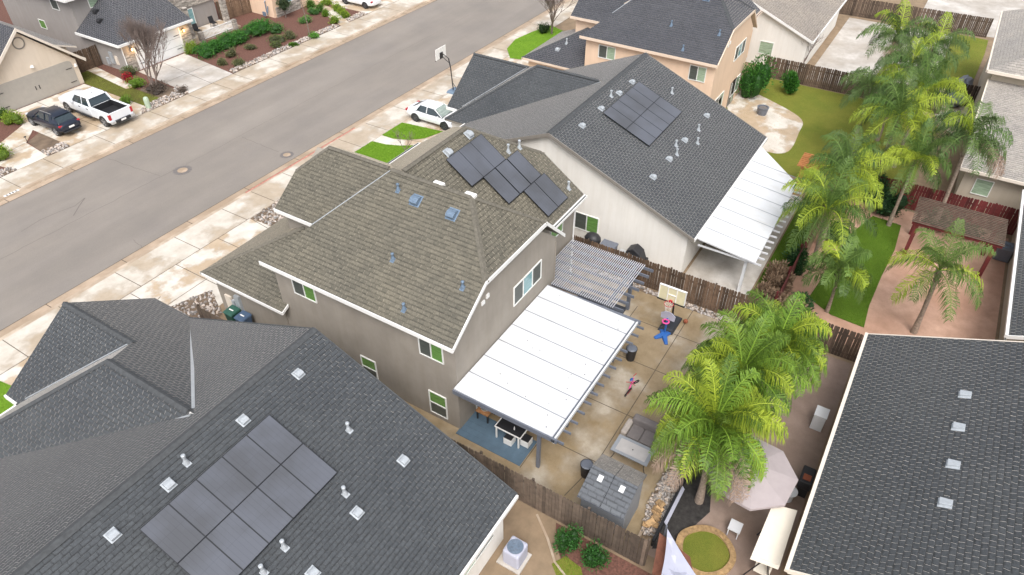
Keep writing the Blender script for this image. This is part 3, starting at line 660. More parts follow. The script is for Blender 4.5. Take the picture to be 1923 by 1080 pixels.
    window(h,'y',Y(12.45),X(20.2),X(22.65),3.95,5.05,-1,3,('gD','gB','gD')); window(h,'y',Y(13.4),X(25.2),X(26.5),4.0,4.9,-1,1,('gG',))
    window(h,'y',Y(12.45),X(17.0),X(19.2),.1,2.1,-1,2,('gD','gP'),name='patio_door'); window(h,'y',Y(12.45),X(21.2),X(23.2),.7,2.0,-1,2,('gD','gP'))
    b=MB(); b.obox(X(17.8),Y(12.42),5.98-.0,.22,.06,.18); b.build('wall_vent',M['trim'],h); b=MB(); b.obox(X(18.15),Y(12.42),6.1,.2,.06,.2); b.build('wall_vent',M['trim'],h)
    b=MB(); b.beam((X(24.07),Y(12.42),5.3),(X(24.07),Y(12.42),2.8),.05,.05) if False else b.box(X(24.0),X(24.06),Y(12.41),Y(12.44),3.0,5.2); b.build('conduit',M[st],h)
    for (x,y) in ((19.64,17.01),(19.62,15.08)): vent_box(h,X(x),Y(y),mE+s*(x-xl),(1,0),s,1.0,'lead')
    for (x,y) in ((19.76,18.09),(17.37,16.67),(17.39,13.1),(15.95,15.07)): vent_pipe(h,X(x),Y(y),mE+s*(x-xl),(1,0),s,.32,'lead',.05,1.0)
    return h
A=two_storey(0,0,'taupe two-storey house with brown shingle roof and staggered solar panels','stA','shA','trimD','capA')
zA=lambda y:5.4+.70*(y-13.05)
dyA=(17.6-13.37)/3
for r,cols_ in ((2,(22.66,23.62,24.58)),(1,(23.6,24.63,25.66)),(0,(24.93,25.93))):
    y0=13.37+r*dyA
    for c in cols_: one_panel(A,c,c+.97,y0+.01,y0+dyA-.01,zA,.14)
for (x,y) in ((23.15,17.85),(25.0,17.95)): vent_box(A,x,y,zA(y),(0,1),.7,.8)
for (x,y) in ((26.2,16.45),(27.0,16.3),(27.55,13.7)): vent_pipe(A,x,y,zA(y),(0,1),.7,.4)
for (y) in (16.4,14.75):                       # pale ridge vents seen over the ridge
    b=MB(); b.box(20.42,20.62,y-.25,y+.25,8.86,8.99); b.build('ridge_vent',M['trim'],A)
C=two_storey(32.2,.5,'peach two-storey house with charcoal shingle roof behind the cream house','stP','shC','trimP','capD',sashes=('gD','gP'))
for (x,y) in ((17.6,15.6),): pass
for (x,y,up) in ((46.6,26.5,0),(46.8,24.9,0)):
    zz=2.7+.5*(x-47.5) if False else 2.75+.5*(x-47.5)
# garage roof vents of the peach house
vent_box(C,48.9,26.0,2.7+.5*(48.9-47.5),(1,0),.5); vent_pipe(C,49.6,25.6,2.7+.5*(49.6-47.5),(1,0),.5)
window(C,'y',12.95,49.6,51.1,.1,1.8,-1,2,('gP','gD'),frame='trimD'); window(C,'y',12.95,53.1,54.5,.05,2.0,-1,2,('gD','gP'),name='patio_door',frame='trimD')

# ------------------------------------------------------------------ one-storey house type (slate-roofed, cream, tan)
def one_storey(x0,x1,oy,label,st,sh,tr,cp,name='house',r1=(3.03,7.55),g2=(5.5,9.1,12.7),ym=16.6,front=True,vents=(),pipes=(),sol=None,zv=None,gut=True):
    h=thing(name,label,'house',(x0,8+oy,0)); Y=lambda y:y+oy
    s=.4167; ye,zm,ze=7.6,6.63,2.9; yf=25.4
    zr=lambda y: ze+(y-oy-ye)*(zm-ze)/(ym-ye)
    b=MB(); b.prism_x([(Y(8.0),0),(Y(25),0),(Y(25),2.85),(Y(ym),zm-.22),(Y(8.0),2.85)],x0+.3,x1-.3)
    if front:
        b.prism_y([(g2[0]+.35,0),(g2[2]-.35,0),(g2[2]-.35,2.95),(g2[1],5.0),(g2[0]+.35,2.95)],Y(23.5),Y(27.65)); b.box(r1[0]+.35,g2[0]+.35,Y(24),Y(26.75),0,2.8)
    b.build('wall',M[st],h)
    b=MB()
    roof_plane(b,[(x0,Y(ye),ze),(x1,Y(ye),ze),(x1,Y(ym),zm),(x0,Y(ym),zm)],(0,1))
    roof_plane(b,[(x0,Y(yf),2.95),(x1,Y(yf),2.95),(x1,Y(ym),zm),(x0,Y(ym),zm)],(0,-1))
    if front:
        # hipped front block
        zt=6.3; xr=r1[1]; xl=r1[0]; w=xr-xl; gl,gm,gr=g2; ms=(zt-2.9)/(gr-xr); zg=2.9+ms*(gr-gm); xR=gl+.8
        roof_plane(b,[(xl,Y(24.0),ze),(xl,Y(27.07),ze),(xr,Y(22.2),zt),(xr,Y(17.6),zt),(xr-.25,Y(17.6),zt-.2)],(1,0))
        roof_plane(b,[(xl,Y(27.07),ze),(xR,Y(27.07),ze),(gm,Y(23.45),zg-.03),(xr,Y(22.1),zt)],(0,-1))
        # gabled front block
        roof_plane(b,[(gl,Y(25),ze),(gl,Y(28),ze),(gm,Y(28),zg),(gm,Y(19.0),zg),(gl,Y(19.0),ze)] if False else [(gl,Y(26.6),ze),(gl,Y(28),ze),(gm,Y(28),zg),(gm,Y(21),zg)],(1,0))
        roof_plane(b,[(gr,Y(25.0),ze),(gr,Y(28),ze),(gm,Y(28),zg),(gm,Y(23.45),zg),(xr,Y(22.1),zt),(xr,Y(17.1),zt)],(-1,0))
    b.build('roof',[M[sh],M[tr]],h)
    b=MB(); cap(b,(x0,Y(ym),zm+.03),(x1,Y(ym),zm+.03),.34,step=.3)
    if front:
        cap(b,(xl,Y(27.07),ze+.02),(xr,Y(22.2),zt+.02)); cap(b,(xr,Y(22.2),zt+.03),(xr,Y(17.7),zt+.03)); cap(b,(gm,Y(28),zg+.03),(gm,Y(23.4),zg+.03))
    b.buildp('ridge_cap',M[cp],h)
    b=MB(); w=.06
    fm='trim' if gut else tr
    for xx in (x0-.02,x1+.02):
        b.beam((xx,Y(ye-.03),ze+.012),(xx,Y(ym),zm+.012),w,.2); b.beam((xx,Y(yf+.03),2.962),(xx,Y(ym),zm+.012),w,.2)
    b.buildp('rake_board',M['capD' if tr=='trim' and st=='stW' and sh=='shD' else tr],h)
    b=MB(); b.beam((x0,Y(ye-.04),ze+.0),(x1,Y(ye-.04),ze+.0),.09,.16); b.beam((x0,Y(yf+.04),2.95),(x1,Y(yf+.04),2.95),.07,.16)
    if front:
        b.beam((g2[0]-.02,Y(26.6),ze+.01),(g2[0]-.02,Y(28.02),ze+.01),.1,.18); b.beam((r1[0],Y(27.1),ze+.01),(g2[0]+.75,Y(27.1),ze+.01),.09,.16); 
    b.buildp('fascia',M[fm],h)
    if front:
        b=MB()
        v0=(r1[0]+.3,Y(24.05),3.17+.04); v1=(r1[1]-.08,Y(17.5),6.27)
        b.beam(v0,v1,.09,.05); b.beam((g2[2]-.15,Y(25.1),3.05),(xr+.2,Y(17.75),6.19),.14,.05); b.beam((g2[0]+.25,Y(26.85),3.12),(g2[1]-.1,Y(23.55),zg-.02),.07,.05)
        b.buildp('valley_flashing',M['metal'],h)
    for (x,y) in vents: vent_box(h,x,Y(y),zr(Y(y)),(0,1),.411)
    for (x,y) in pipes: vent_pipe(h,x,Y(y),zr(Y(y)),(0,1),.411)
    if sol: solar(h,sol[0],sol[1],Y(sol[2]),Y(sol[3]),zr,2,5)
    return h
D=one_storey(-.6,12.58,0,'slate-roofed single-storey house with ten solar panels in the foreground','stW','shD','trim','capD',
   vents=((10.78,15.75),(8.25,15.78),(5.27,15.78),(3.3,15.74),(10.8,11.2),(8.37,11.2),(6.09,11.0)),
   pipes=((10.38,13.19),(8.59,11.86),(6.11,12.1),(6.08,15.93),(5.2,12.05)),sol=(3.83,8.93,12.42,15.28))
vent_box(D,7.0,21.3,2.9+.697*(7.0-3.03),(1,0),.697)
window(D,'y',8.0,9.2,11.6,1.2,2.35,-1,2,('gP','gD'))
B=one_storey(30.85,44.1,.15,'cream single-storey house with slate roof, ten solar panels and white rear cover','stW','shD','trimD','capD',
   r1=(35.2,39.25),g2=(36.75,40.3,43.9),
   vents=((33.2,15.75),(35.7,15.78),(38.18,15.78),(40.1,15.78),(41.98,11.2),(38.14,11.2),(35.56,11.15),(33.2,11.15)),
   pipes=((37.4,15.95),(41.8,13.65),(40.0,11.0),(38.7,10.55),(37.1,11.35),(36.4,11.0)),sol=(35.3,40.45,12.35,15.45),gut=True)
vent_box(B,38.9,21.55,2.9+.7*(38.9-35.2),(1,0),.7)
window(B,'x',31.15,13.4,14.95,.85,2.0,-1,2,('gG','gD'))
b=MB()
for y in (18.2,17.3): 
    for (a,c) in ((y,y+.03),(y+.75,y+.78)): b.box(31.11,31.14,a,c,4.2,5.2)
    b.box(31.11,31.14,y,y+.78,5.2,5.23)
b.build('wall_conduit',M['trimD'],B)
T1=one_storey(62.6,76.5,1.7,'white single-storey house with tan shingle roof at the top','stW','shT','trim','capA',front=False,vents=((68.3,13.5),))
window(T1,'x',62.9,16.6,18.0,1.0,2.0,-1,1,('gP',)); window(T1,'x',62.9,12.4,13.6,1.0,2.1,-1,1,('gP',))

# rear house E: a single big pitch climbing away from its eave
def simple_roof_house(name,label,x0,x1,y0,ym,y1,ze,s,st,sh,tr,hw=None):
    h=thing(name,label,'house',((x0+x1)/2,(y0+y1)/2,0)); zm=ze+s*abs(ym-y0); d=.45 if y1>y0 else -.45
    b=MB(); b.prism_x([(y0+d,0),(y1-d,0),(y1-d,ze),(ym,zm-.22),(y0+d,ze)],x0+.4,x1-.4) if y1>y0 else b.prism_x([(y1-d,0),(y0+d,0),(y0+d,ze),(ym,zm-.22),(y1-d,ze)],x0+.4,x1-.4)
    b.build('wall',M[st],h)
    b=MB(); u=1 if ym>y0 else -1
    roof_plane(b,[(x0,y0,ze),(x1,y0,ze),(x1,ym,zm),(x0,ym,zm)],(0,u)); roof_plane(b,[(x0,y1,ze),(x1,y1,ze),(x1,ym,zm),(x0,ym,zm)],(0,-u))
    b.build('roof',[M[sh],M[tr]],h)
    b=MB(); cap(b,(x0,ym,zm+.03),(x1,ym,zm+.03),.34); b.buildp('ridge_cap',M['capD'],h)
    b=MB()
    for xx in (x0-.02,x1+.02): b.beam((xx,y0,ze+.01),(xx,ym,zm+.01),.06,.2); b.beam((xx,y1,ze+.01),(xx,ym,zm+.01),.06,.2)
    b.beam((x0-.05,y0-u*.06,ze+.02),(x1+.05,y0-u*.06,ze+.02),.13,.16); b.beam((x0,y1+u*.05,ze),(x1,y1+u*.05,ze),.1,.16)
    b.buildp('fascia',M['trimT' if st=='stT' else 'trim'],h); return h
Eh=simple_roof_house('house','dark-roofed house at the lower right with four square roof vents',14.95,28.2,-1.55,-11,-20,2.8,.4167,'stT','shE','trimT')
for (x,y) in ((24.62,-5.28),(22.76,-5.25),(20.83,-5.28),(19.0,-5.24)): 
    z=2.8+.4167*(-1.55-y); b=MB()
    b.hexa([(x-.2,y-.2,z+.083),(x+.2,y-.2,z+.083),(x+.2,y+.2,z-.083),(x-.2,y+.2,z-.083)],[(x-.2,y-.2,z+.1),(x+.2,y-.2,z+.1),(x+.2,y+.2,z-.066),(x-.2,y+.2,z-.066)])
    b.hexa([(x-.13,y-.16,z),(x+.13,y-.16,z),(x+.13,y+.15,z-.06),(x-.13,y+.15,z-.06)],[(x-.11,y-.17,z+.19),(x+.11,y-.17,z+.19),(x+.15,y+.19,z+.06),(x-.15,y+.19,z+.06)])
    b.build('roof_vent',M['pipe'],Eh,bevel=.015)
Hh=simple_roof_house('house','beige house at the right edge with a tall narrow window',31.6,46,-7.0,-14,-22,2.7,.4,'stB','shE','trimT')
window(Hh,'y',-7.45,33.4,34.5,.9,2.0,1,3,('gB','gD','gB'),horiz=False)
Gh=thing('house','beige two-storey house at the top right corner with pale roofs','house',(60,-8,0))
b=MB(); b.box(57.2,70,-16,-3.6,0,5.4); b.box(47.6,57.2,-16,-3.9,0,2.6); b.build('wall',M['stB'],Gh)
b=MB(); roof_plane(b,[(47.1,-3.5,2.65),(47.1,-16.5,2.65),(57.2,-16.5,4.6),(57.2,-3.5,4.6)],(1,0))
roof_plane(b,[(56.7,-3.2,5.4),(70.5,-3.2,5.4),(67,-9,8.2),(60.5,-9,8.2)],(0,-1)); roof_plane(b,[(56.7,-3.2,5.4),(56.7,-16.5,5.4),(60.5,-9,8.2)],(1,0)); roof_plane(b,[(70.5,-3.2,5.4),(70.5,-16.5,5.4),(67,-9,8.2)],(-1,0))
b.build('roof',[M['shW'],M['trimT']],Gh)
b=MB(); b.beam((47.1,-3.48,2.66),(57.2,-3.48,4.61),.08,.2); b.beam((47.05,-3.5,2.67),(47.05,-16.5,2.67),.1,.18); b.beam((56.65,-3.2,5.41),(56.65,-16.5,5.41),.1,.2); b.beam((56.7,-3.15,5.41),(70.5,-3.15,5.41),.1,.2); b.buildp('fascia',M['trimT'],Gh)
window(Gh,'x',47.6,-5.6,-4.6,.9,2.0,-1,1,('gP',))

# ------------------------------------------------------------------ houses over the street
F1=thing('house','tan house with arched garage door and round gable ring','house',(25.7,60.3,0))
xp,xl,xr,ze,zp,yF=25.6,21.3,29.75,2.0,5.75,60.45
b=MB(); b.prism_y([(21.8,0),(29.15,0),(29.15,2.05),(xp,5.4),(21.8,2.05)],yF,yF+12); b.prism_y([(12.5,0),(29.7,0),(29.7,2.5),(21,5.9),(12.5,2.5)],yF+1.8,yF+16.5); b.build('wall',M['stT'],F1)
b=MB(); roof_plane(b,[(xr,yF-.4,ze),(xr,yF+12.4,ze),(xp,yF+12.4,zp),(xp,yF-.4,zp)],(-1,0)); roof_plane(b,[(xl,yF-.4,ze),(xl,yF+12.4,ze),(xp,yF+12.4,zp),(xp,yF-.4,zp)],(1,0))
roof_plane(b,[(30.3,yF+1.3,2.5),(30.3,yF+17,2.5),(21,yF+17,6.2),(21,yF+1.3,6.2)],(-1,0)); roof_plane(b,[(12,yF+1.3,2.6),(12,yF+17,2.6),(21,yF+17,6.2),(21,yF+1.3,6.2)],(1,0))
b.build('roof',[M['shC'],M['trimT']],F1)
b=MB(); b.beam((xr,yF-.42,ze+.02),(xp,yF-.42,zp+.02),.07,.26); b.beam((xl,yF-.42,ze+.02),(xp,yF-.42,zp+.02),.07,.26); b.beam((xr+.03,yF-.4,ze+.01),(xr+.03,yF+12,ze+.01),.08,.16); b.buildp('fascia',M['trimT'],F1)
b=MB(); b.ring((25.55,yF-.02,4.55),.42,.05,(0,1,0),24,6); b.build('gable_ring',M['trimD'],F1)
def arch(x0,x1,h,k=.5): 
    pts=[(x0,0),(x1,0),(x1,h-k)]
    for i in range(1,5): a=i*math.pi/10; pts.append((x1-k+k*math.cos(a),h-k*.6+k*.6*math.sin(a)))
    pts.append((x1-k,h)); pts.append((x0+k,h))
    for i in range(4,0,-1): a=i*math.pi/10; pts.append((x0+k-k*math.cos(a),h-k*.6+k*.6*math.sin(a)))
    pts.append((x0,h-k)); return pts
b=MB(); b.prism_y(arch(22.3,28.75,2.15),yF-.03,yF+.1)
dr=b.build('garage_door',M['doorg'],F1)
b=MB(); 
for x in (25.3,25.6): b.box(x,x+.05,yF-.07,yF-.035,.85,1.15)
for x in (22.45,28.1): b.box(x,x+.5,yF-.06,yF-.035,1.5,1.54); b.box(x,x+.5,yF-.06,yF-.035,.4,.44)
b.build('handle',M['black'],dr)
b=MB(); b.prism_y([(22.1,0),(22.3,0),(22.3,2.0),(28.75,2.0),(28.75,0),(28.95,0),(28.95,2.3),(22.1,2.3)] if False else [(22.12,2.17),(28.9,2.17),(28.9,2.3),(22.12,2.3)],yF-.05,yF+.05); b.buildp('door_surround',M['trimT'],F1)
b=MB(); b.lathe(25.7,yF-.12,[(.1,2.75),(.16,2.6),(.05,2.55)],10); b.lathe(28.95,yF-.1,[(.08,1.75),(.13,1.55),(.05,1.5)],10); b.build('floodlight',M['trim'],F1)

BH=thing('house','grey stucco house with dark hip roof, stone porch and white garage door','house',(35.5,58.6,0))
b=MB(); b.box(32.4,39.2,58.9,64.4,0,2.55); b.box(32.4,45.2,64.4,76,0,5.4); b.box(39.2,45.2,62.6,64.4,0,5.2); b.build('wall',M['stG'],BH)
b=MB(); z0=2.62
roof_plane(b,[(32.0,58.5,z0),(39.45,58.5,z0),(39.45,64.4,z0+2.95),(37.9,64.4,z0+2.95),(37.9,64.4,z0+2.95),(37.9,64.4,z0+2.95)][:4] if False else [(32.0,58.5,z0),(39.45,58.5,z0),(39.45,64.4,z0+2.6),(35.9,64.4,z0+2.6)],(0,1)); roof_plane(b,[(32.0,58.5,z0),(32.0,64.4,z0),(35.9,64.4,z0+2.6)],(1,0))
roof_plane(b,[(31.9,64.0,5.4),(45.6,64.0,5.4),(42,69.5,8),(35.5,69.5,8)],(0,1)); roof_plane(b,[(31.9,64.0,5.4),(31.9,76.5,5.4),(35.5,69.5,8)],(1,0))
b.build('roof',[M['shC'],M['trim']],BH)
b=MB(); b.beam((31.98,58.45,z0+.02),(39.5,58.45,z0+.02),.1,.2); b.beam((31.95,58.5,z0+.02),(31.95,64.4,z0+.02),.1,.2); b.beam((31.85,63.95,5.42),(45.6,63.95,5.42),.1,.2); b.beam((31.85,64,5.42),(31.85,76,5.42),.1,.2); b.tube([(32.36,58.82,2.4),(32.36,58.82,.1)],.05,6); b.buildp('fascia',M['trim'],BH)
b=MB(); b.box(33.5,38.0,58.82,58.95,0,2.1); gd=b.build('garage_door',M['doorw'],BH)
b=MB()
for x in (33.55,37.4): 
    for z in (.45,1.6): b.box(x,x+.55,58.79,58.815,z,z+.045)
for z in (.7,1.4): b.box(33.5,38,58.812,58.818,z,z+.015)
b.build('hinge_strap',M['black'],gd)
b=MB(); b.box(33.35,33.5,58.78,58.96,0,2.25); b.box(38.0,38.15,58.78,58.96,0,2.25); b.box(33.5,38.0,58.78,58.96,2.1,2.25); b.buildp('door_surround',M['trim'],BH)
def ledge(b,x0,x1,y0,y1,z0,z1,axis='y'):
    z=z0
    while z<z1:
        dz=min(rnd.uniform(.07,.13),z1-z); u=(x0 if axis=='y' else y0)
        end=(x1 if axis=='y' else y1)
        while u<end:
            du=min(rnd.uniform(.25,.6),end-u); g=rnd.uniform(.65,1.45); p=rnd.uniform(0,.035)
            if axis=='y': b.box(u,u+du-.012,y0-p,y1,z,z+dz-.012,0,(g,g*.98,g*.95))
            else: b.box(x0-p,x1,u,u+du-.012,z,z+dz-.012,0,(g,g*.98,g*.95))
            u+=du
        z+=dz
b=MB(); ledge(b,32.45,33.35,58.80,58.9,0,1.6); ledge(b,38.15,39.2,58.80,58.9,0,2.5); ledge(b,39.25,41.0,62.48,62.6,0,5.1); ledge(b,42.6,45.2,62.48,62.6,2.2,5.1); ledge(b,41.0,42.6,62.48,62.6,2.2,5.1)
ledge(b,40.4,40.8,60.7,61.1,0,2.9); ledge(b,44.6,45.1,60.7,61.1,0,3.1); ledge(b,40.35,40.75,59.2,59.6,0,.95); ledge(b,44.3,44.7,59.2,59.6,0,.95); b.build('stone_facing',M['stone'],BH)
window(BH,'y',62.45,41.0,42.5,.6,2.1,-1,2,('gD','gB')); window(BH,'x',32.4,66.3,67.4,4.0,5.0,-1,1,('gD',)); window(BH,'x',32.4,69.8,70.8,1.7,2.5,-1,1,('gG',)); window(BH,'y',64.4,34.0,36.5,4.1,5.1,-1,2,('gP','gD'))
b=MB(); b.box(39.3,45.2,59.4,62.5,0,.14); b.build('porch_floor',M['con'],BH)
b=MB(); b.box(40.8,44.25,59.36,59.42,.85,.92); b.box(40.8,44.25,59.36,59.42,.18,.24)
for i in range(23): x=40.85+i*.15; b.box(x,x+.06,59.37,59.41,.24,.85)
b.build('porch_railing',M['trim'],BH)
for x,z in ((33.15,1.85),(38.45,1.85)):
    b=MB(); b.box(x-.07,x+.07,58.68,58.79,z-.1,z+.18); ln=b.build('porch_lamp',M['black'],BH)
    b=MB(); b.box(x-.05,x+.05,58.64,58.675,z-.08,z+.12); b.ball(x,58.66,z,.07,n=8); b.build('bulb',M['bulb'],ln)
    ld=bpy.data.lights.new('porch_light','POINT'); ld.energy=14; ld.color=(1,.62,.28); ld.shadow_soft_size=.08
    lo=bpy.data.objects.new('porch_light',ld); col.objects.link(lo); lo.parent=ln; lo.location=Vector((x,58.5,z))-ORG[ln.name]
for x,y in ((34.0,63.6),(33.4,62.4)): vent_box(BH,x,y,z0+(x-32)*.667*.0+min((y-58.5)*.44,(x-32)*.667),(1,0),.667,1.0,'black')
b=MB(); b.box(32.33,32.4,60.0,60.35,.5,1.25); b.box(32.3,32.4,60.6,61.0,.5,1.5,1); b.box(32.25,32.4,61.3,61.6,.3,.9,1); b.buildp('meter_box',[M['trimT'],M['pipe']],BH)
def porch_chair(x,y,lab):
    t=thing('porch_chair',lab,'chair',(x,y,.14),group='black chairs on the stone porch')
    b=MB(); b.obox(x,y,.56,.5,.5,.05); b.build('seat',M['black'],t)
    b=MB(); b.hexa([(x-.25,y+.2,.58),(x+.25,y+.2,.58),(x+.25,y+.26,.58),(x-.25,y+.26,.58)],[(x-.25,y+.32,1.1),(x+.25,y+.32,1.1),(x+.25,y+.38,1.1),(x-.25,y+.38,1.1)]); b.build('backrest',M['black'],t)
    for a in (-1,1):
        for c in (-1,1): 
            b=MB(); b.tube([(x+a*.22,y+c*.22,.55),(x+a*.24,y+c*.26,.142)],.018,6); b.build('leg',M['black'],t)
porch_chair(41.4,60.9,'black porch chair nearest the stone garage corner'); porch_chair(43.6,61.3,'black porch chair under the window near the railing end')

PH=thing('house','peach house with stone wainscot behind the mulch garden','house',(52,59,0))
b=MB(); b.box(48.75,56,58.4,70,0,3.4); b.box(56,66,61,70,0,3.4); b.build('wall',M['stP'],PH)
b=MB(); ledge(b,49.0,52.3,58.28,58.4,0,.95); b.build('stone_facing',M['stone'],PH); window(PH,'y',58.4,50.6,52.4,1.0,2.4,-1,2,('gB','gD'))
b=MB(); roof_plane(b,[(48.2,57.9,3.4),(56.4,57.9,3.4),(56.4,64,6),(51,64,6)],(0,1)); b.build('roof',[M['shC'],M['trimP']],PH)
b=MB(); b.box(48.2,48.3,59.1,59.5,.2,.6); b.tube([(48.6,59.3,.2),(48.6,59.3,1.5),(48.7,59.3,1.6)],.05,6); b.tube([(48.45,59.0,.5),(48.6,59.0,1.1)],.06,6); b.build('meter',M['lead'],PH)

# ------------------------------------------------------------------ fences
def fence(name,label,p,q,h=1.8,mat='board',w=.145,base=(1,1,1),z0=0):
    p=Vector(p);q=Vector(q);L=(q-p).length; d=(q-p)/L; n=Vector((-d.y,d.x)); rz=math.atan2(d.y,d.x)
    t=thing(name,label,'fence',((p.x+q.x)/2,(p.y+q.y)/2,z0)); b=MB(); k=int(L/w); g0=1
    for i in range(k):
        c=p+d*(i+.5)*L/k; 
        if rnd.random()<.3: g0=rnd.uniform(.62,1.35)
        g=g0*rnd.uniform(.85,1.12); hh=h+rnd.uniform(-.025,.02)
        M3=Matrix.Translation((c.x,c.y,z0))@Matrix.Rotation(rz,4,'Z')@Matrix.Rotation(rnd.uniform(-.012,.012),4,'Y')
        ww=w/2-.006; tt=.011
        b0=[M3@Vector((a*ww,e*tt,.03)) for a,e in((-1,-1),(1,-1),(1,1),(-1,1))]
        prof=[(-ww,hh-.05),(-ww*.55,hh),(ww*.55,hh),(ww,hh-.05)]
        fr=[M3@Vector((x,-tt,z)) for x,z in [(ww,.03),(ww,hh-.05),(ww*.55,hh),(-ww*.55,hh),(-ww,hh-.05),(-ww,.03)]]
        bk=[M3@Vector((x,tt,z)) for x,z in [(ww,.03),(ww,hh-.05),(ww*.55,hh),(-ww*.55,hh),(-ww,hh-.05),(-ww,.03)]]
        b.hexa(bk,fr,0,(g*base[0],g*base[1],g*base[2]))
    b.build('boards',M[mat],t)
    b=MB()
    for z in (.35,h-.35): b.beam((p.x+n.x*.04,p.y+n.y*.04,z0+z),(q.x+n.x*.04,q.y+n.y*.04,z0+z),.05,.09,c=(.8,.8,.8))
    b.buildp('rail',M[mat],t)
    m=max(1,int(L/2.4))
    for i in range(m+1):
        c=p+d*L*i/m+n*.1; b=MB(); b.obox(c.x,c.y,z0+(h-.02)/2,.09,.09,h-.02,rz,c=(.8,.8,.8)); b.build('post',M[mat],t)
    return t
fence('wooden_fence','weathered board fence between the taupe house and the slate-roofed house',(14.05,27.2),(14.05,2.95))
fence('wooden_fence','brown board fence between the taupe house yard and the cream house',(29.25,23),(29.25,3.3),base=(1.0,.86,.74))
fence('wooden_fence','dark board fence along the rear of the turf yard',(29.25,3.1),(29.3,-1.9),base=(.75,.68,.65))
fence('wooden_fence','dark board fence behind the near palm trees',(29.3,2.95),(20.2,3.05),1.5,base=(.6,.55,.52))
fence('wooden_fence','brown board fence beside the grey house side gate',(29.2,62.6),(32.3,62.6),base=(.8,.7,.6))
fence('wooden_fence','brown board fence between the stone porch and the peach house',(45.3,62.3),(48.7,61.7),1.9,base=(1.15,1.0,.85))
fence('wooden_fence','grey-brown board fence behind the round-patio garden',(60.6,12.2),(60.6,-1.5),base=(.8,.72,.68))
fence('wooden_fence','dark board fence at the top behind the pale yard',(80.0,14),(80.6,-3.2),base=(.8,.75,.72))
fence('wooden_fence','dark short board fence between garden palms and beige house',(63.2,-1.4),(63.2,-3.6),base=(.5,.47,.5))
fence('maroon_fence','maroon painted board fence behind the pergola',(45.0,2.0),(45.4,-8.6),1.8,'boardR',.16)
fence('maroon_fence','thin maroon fence running along the palm row',(30.5,2.8),(44.9,2.8),1.7,'boardR',.16,base=(.8,.9,.9))
fence('wooden_fence','orange-brown board fence at the bottom edge under the shade sail',(14.05,2.9),(11.2,.1),1.8,base=(2.0,1.0,.55)) if False else None

# ------------------------------------------------------------------ back yard of the taupe house
J=[(17.35,3.9,17.35,9.0),(20.4,3.9,20.4,9.2),(23.65,3.9,23.65,9.2),(26.5,3.9,26.5,9.2),(15.2,6.5,29.0,6.5),(15.9,9.1,27.5,9.1)]
sheet('patio',[[(14.15,3.6),(28.4,3.75),(29.1,4.6),(29.1,12.45),(24.05,13.4),(24.05,12.45),(15.75,12.45),(15.75,27),(14.15,27)]],M['patio'],.02,jl=[(17.35,6.5,17.35,8.9),(20.4,3.9,20.4,8.9),(23.65,3.9,23.65,9.2),(26.5,3.9,26.5,9.2),(17.35,6.5,29.0,6.5),(15.4,9.15,27.5,9.15),(15.2,6.9,17.35,6.5)])
b=MB(); b.box(14.15,20.5,3.5,3.62,0,.12); b.build('concrete_edge',M['curb'])['kind']='structure'
tag(MB().build('x',M['curb']),None) if False else None
b=MB()
for i in range(5):
    for j in range(11):
        x=15.45+i*.3; y=9.2+j*.3; g=rnd.uniform(.9,1.1)
        b.box(x,x+.296,y,y+.296,.022,.05)
tag(b.build('deck_tiles',M['rug']),'blue-grey interlocking deck tiles under the open end of the patio cover','deck tiles')
rocks('rock_edging','grey river rock edging along the brown fence base',[(28.75,13),(29.15,13),(29.15,4.6),(28.7,4.4)],420,(.05,.1),.02)
rocks('white_gravel','white gravel strip beside the shed and palm',[(15.4,3.05),(20.2,3.05),(20.2,3.85),(16.6,3.85),(15.2,3.55)],900,(.04,.10),.06)
# patio cover
pc=thing('patio_cover','white panelled patio cover on grey posts behind the taupe house','patio cover',(19.4,10,0))
xs=[15.42+i*1.15 for i in range(8)]; xs[-1]=23.3
b=MB()
for a,c in zip(xs,xs[1:]):
    b.beam((c,7.76,2.905),(c,12.39,3.065),.035,.02,2)
    b.hexa([(a+.02,7.75,2.82),(c-.02,7.75,2.82),(c-.02,12.4,2.98),(a+.02,12.4,2.98)],[(a+.02,7.75,2.89),(c-.02,7.75,2.89),(c-.02,12.4,3.05),(a+.02,12.4,3.05)])
for i in range(14):
    x=15.8+i*.55
    for y in (8.2+.25*((i*7)%3),): b.lathe(x,y,[(.022,2.895),(.022,2.925)],6,1)
for _ in range(9): x=rnd.uniform(15.8,23); y=rnd.uniform(8.6,12); z=2.89+(y-7.75)*.0344; b.lathe(x,y,[(.02,z),(.02,z+.012)],6,1)
b.build('roof_panel',[M['white'],M['black'],M['shed']],pc)
b=MB(); b.box(15.36,15.43,7.5,12.42,2.78,3.0); b.box(23.3,23.37,7.5,12.4,2.78,3.0); b.buildp('side_trim',M['steel'],pc)
b=MB(); b.box(15.36,23.4,7.6,7.68,2.76,2.93); b.box(15.36,23.4,7.70,7.74,2.80,2.95,1); b.build('gutter',[M['white'],M['steel']],pc)
b=MB(); b.box(15.6,23.3,8.45,8.6,2.55,2.75); b.buildp('beam',M['steel'],pc)
for i in range(14):
    x=15.55+i*.59; b=MB(); b.box(x,x+.05,7.28,12.3,2.64,2.76); b.build('rafter',M['steel'],pc)
for x in (15.85,18.4,20.9,23.1):
    b=MB(); b.box(x-.07,x+.07,8.45,8.6,.02,2.6); b.build('post',M['steel'],pc,bevel=.01)
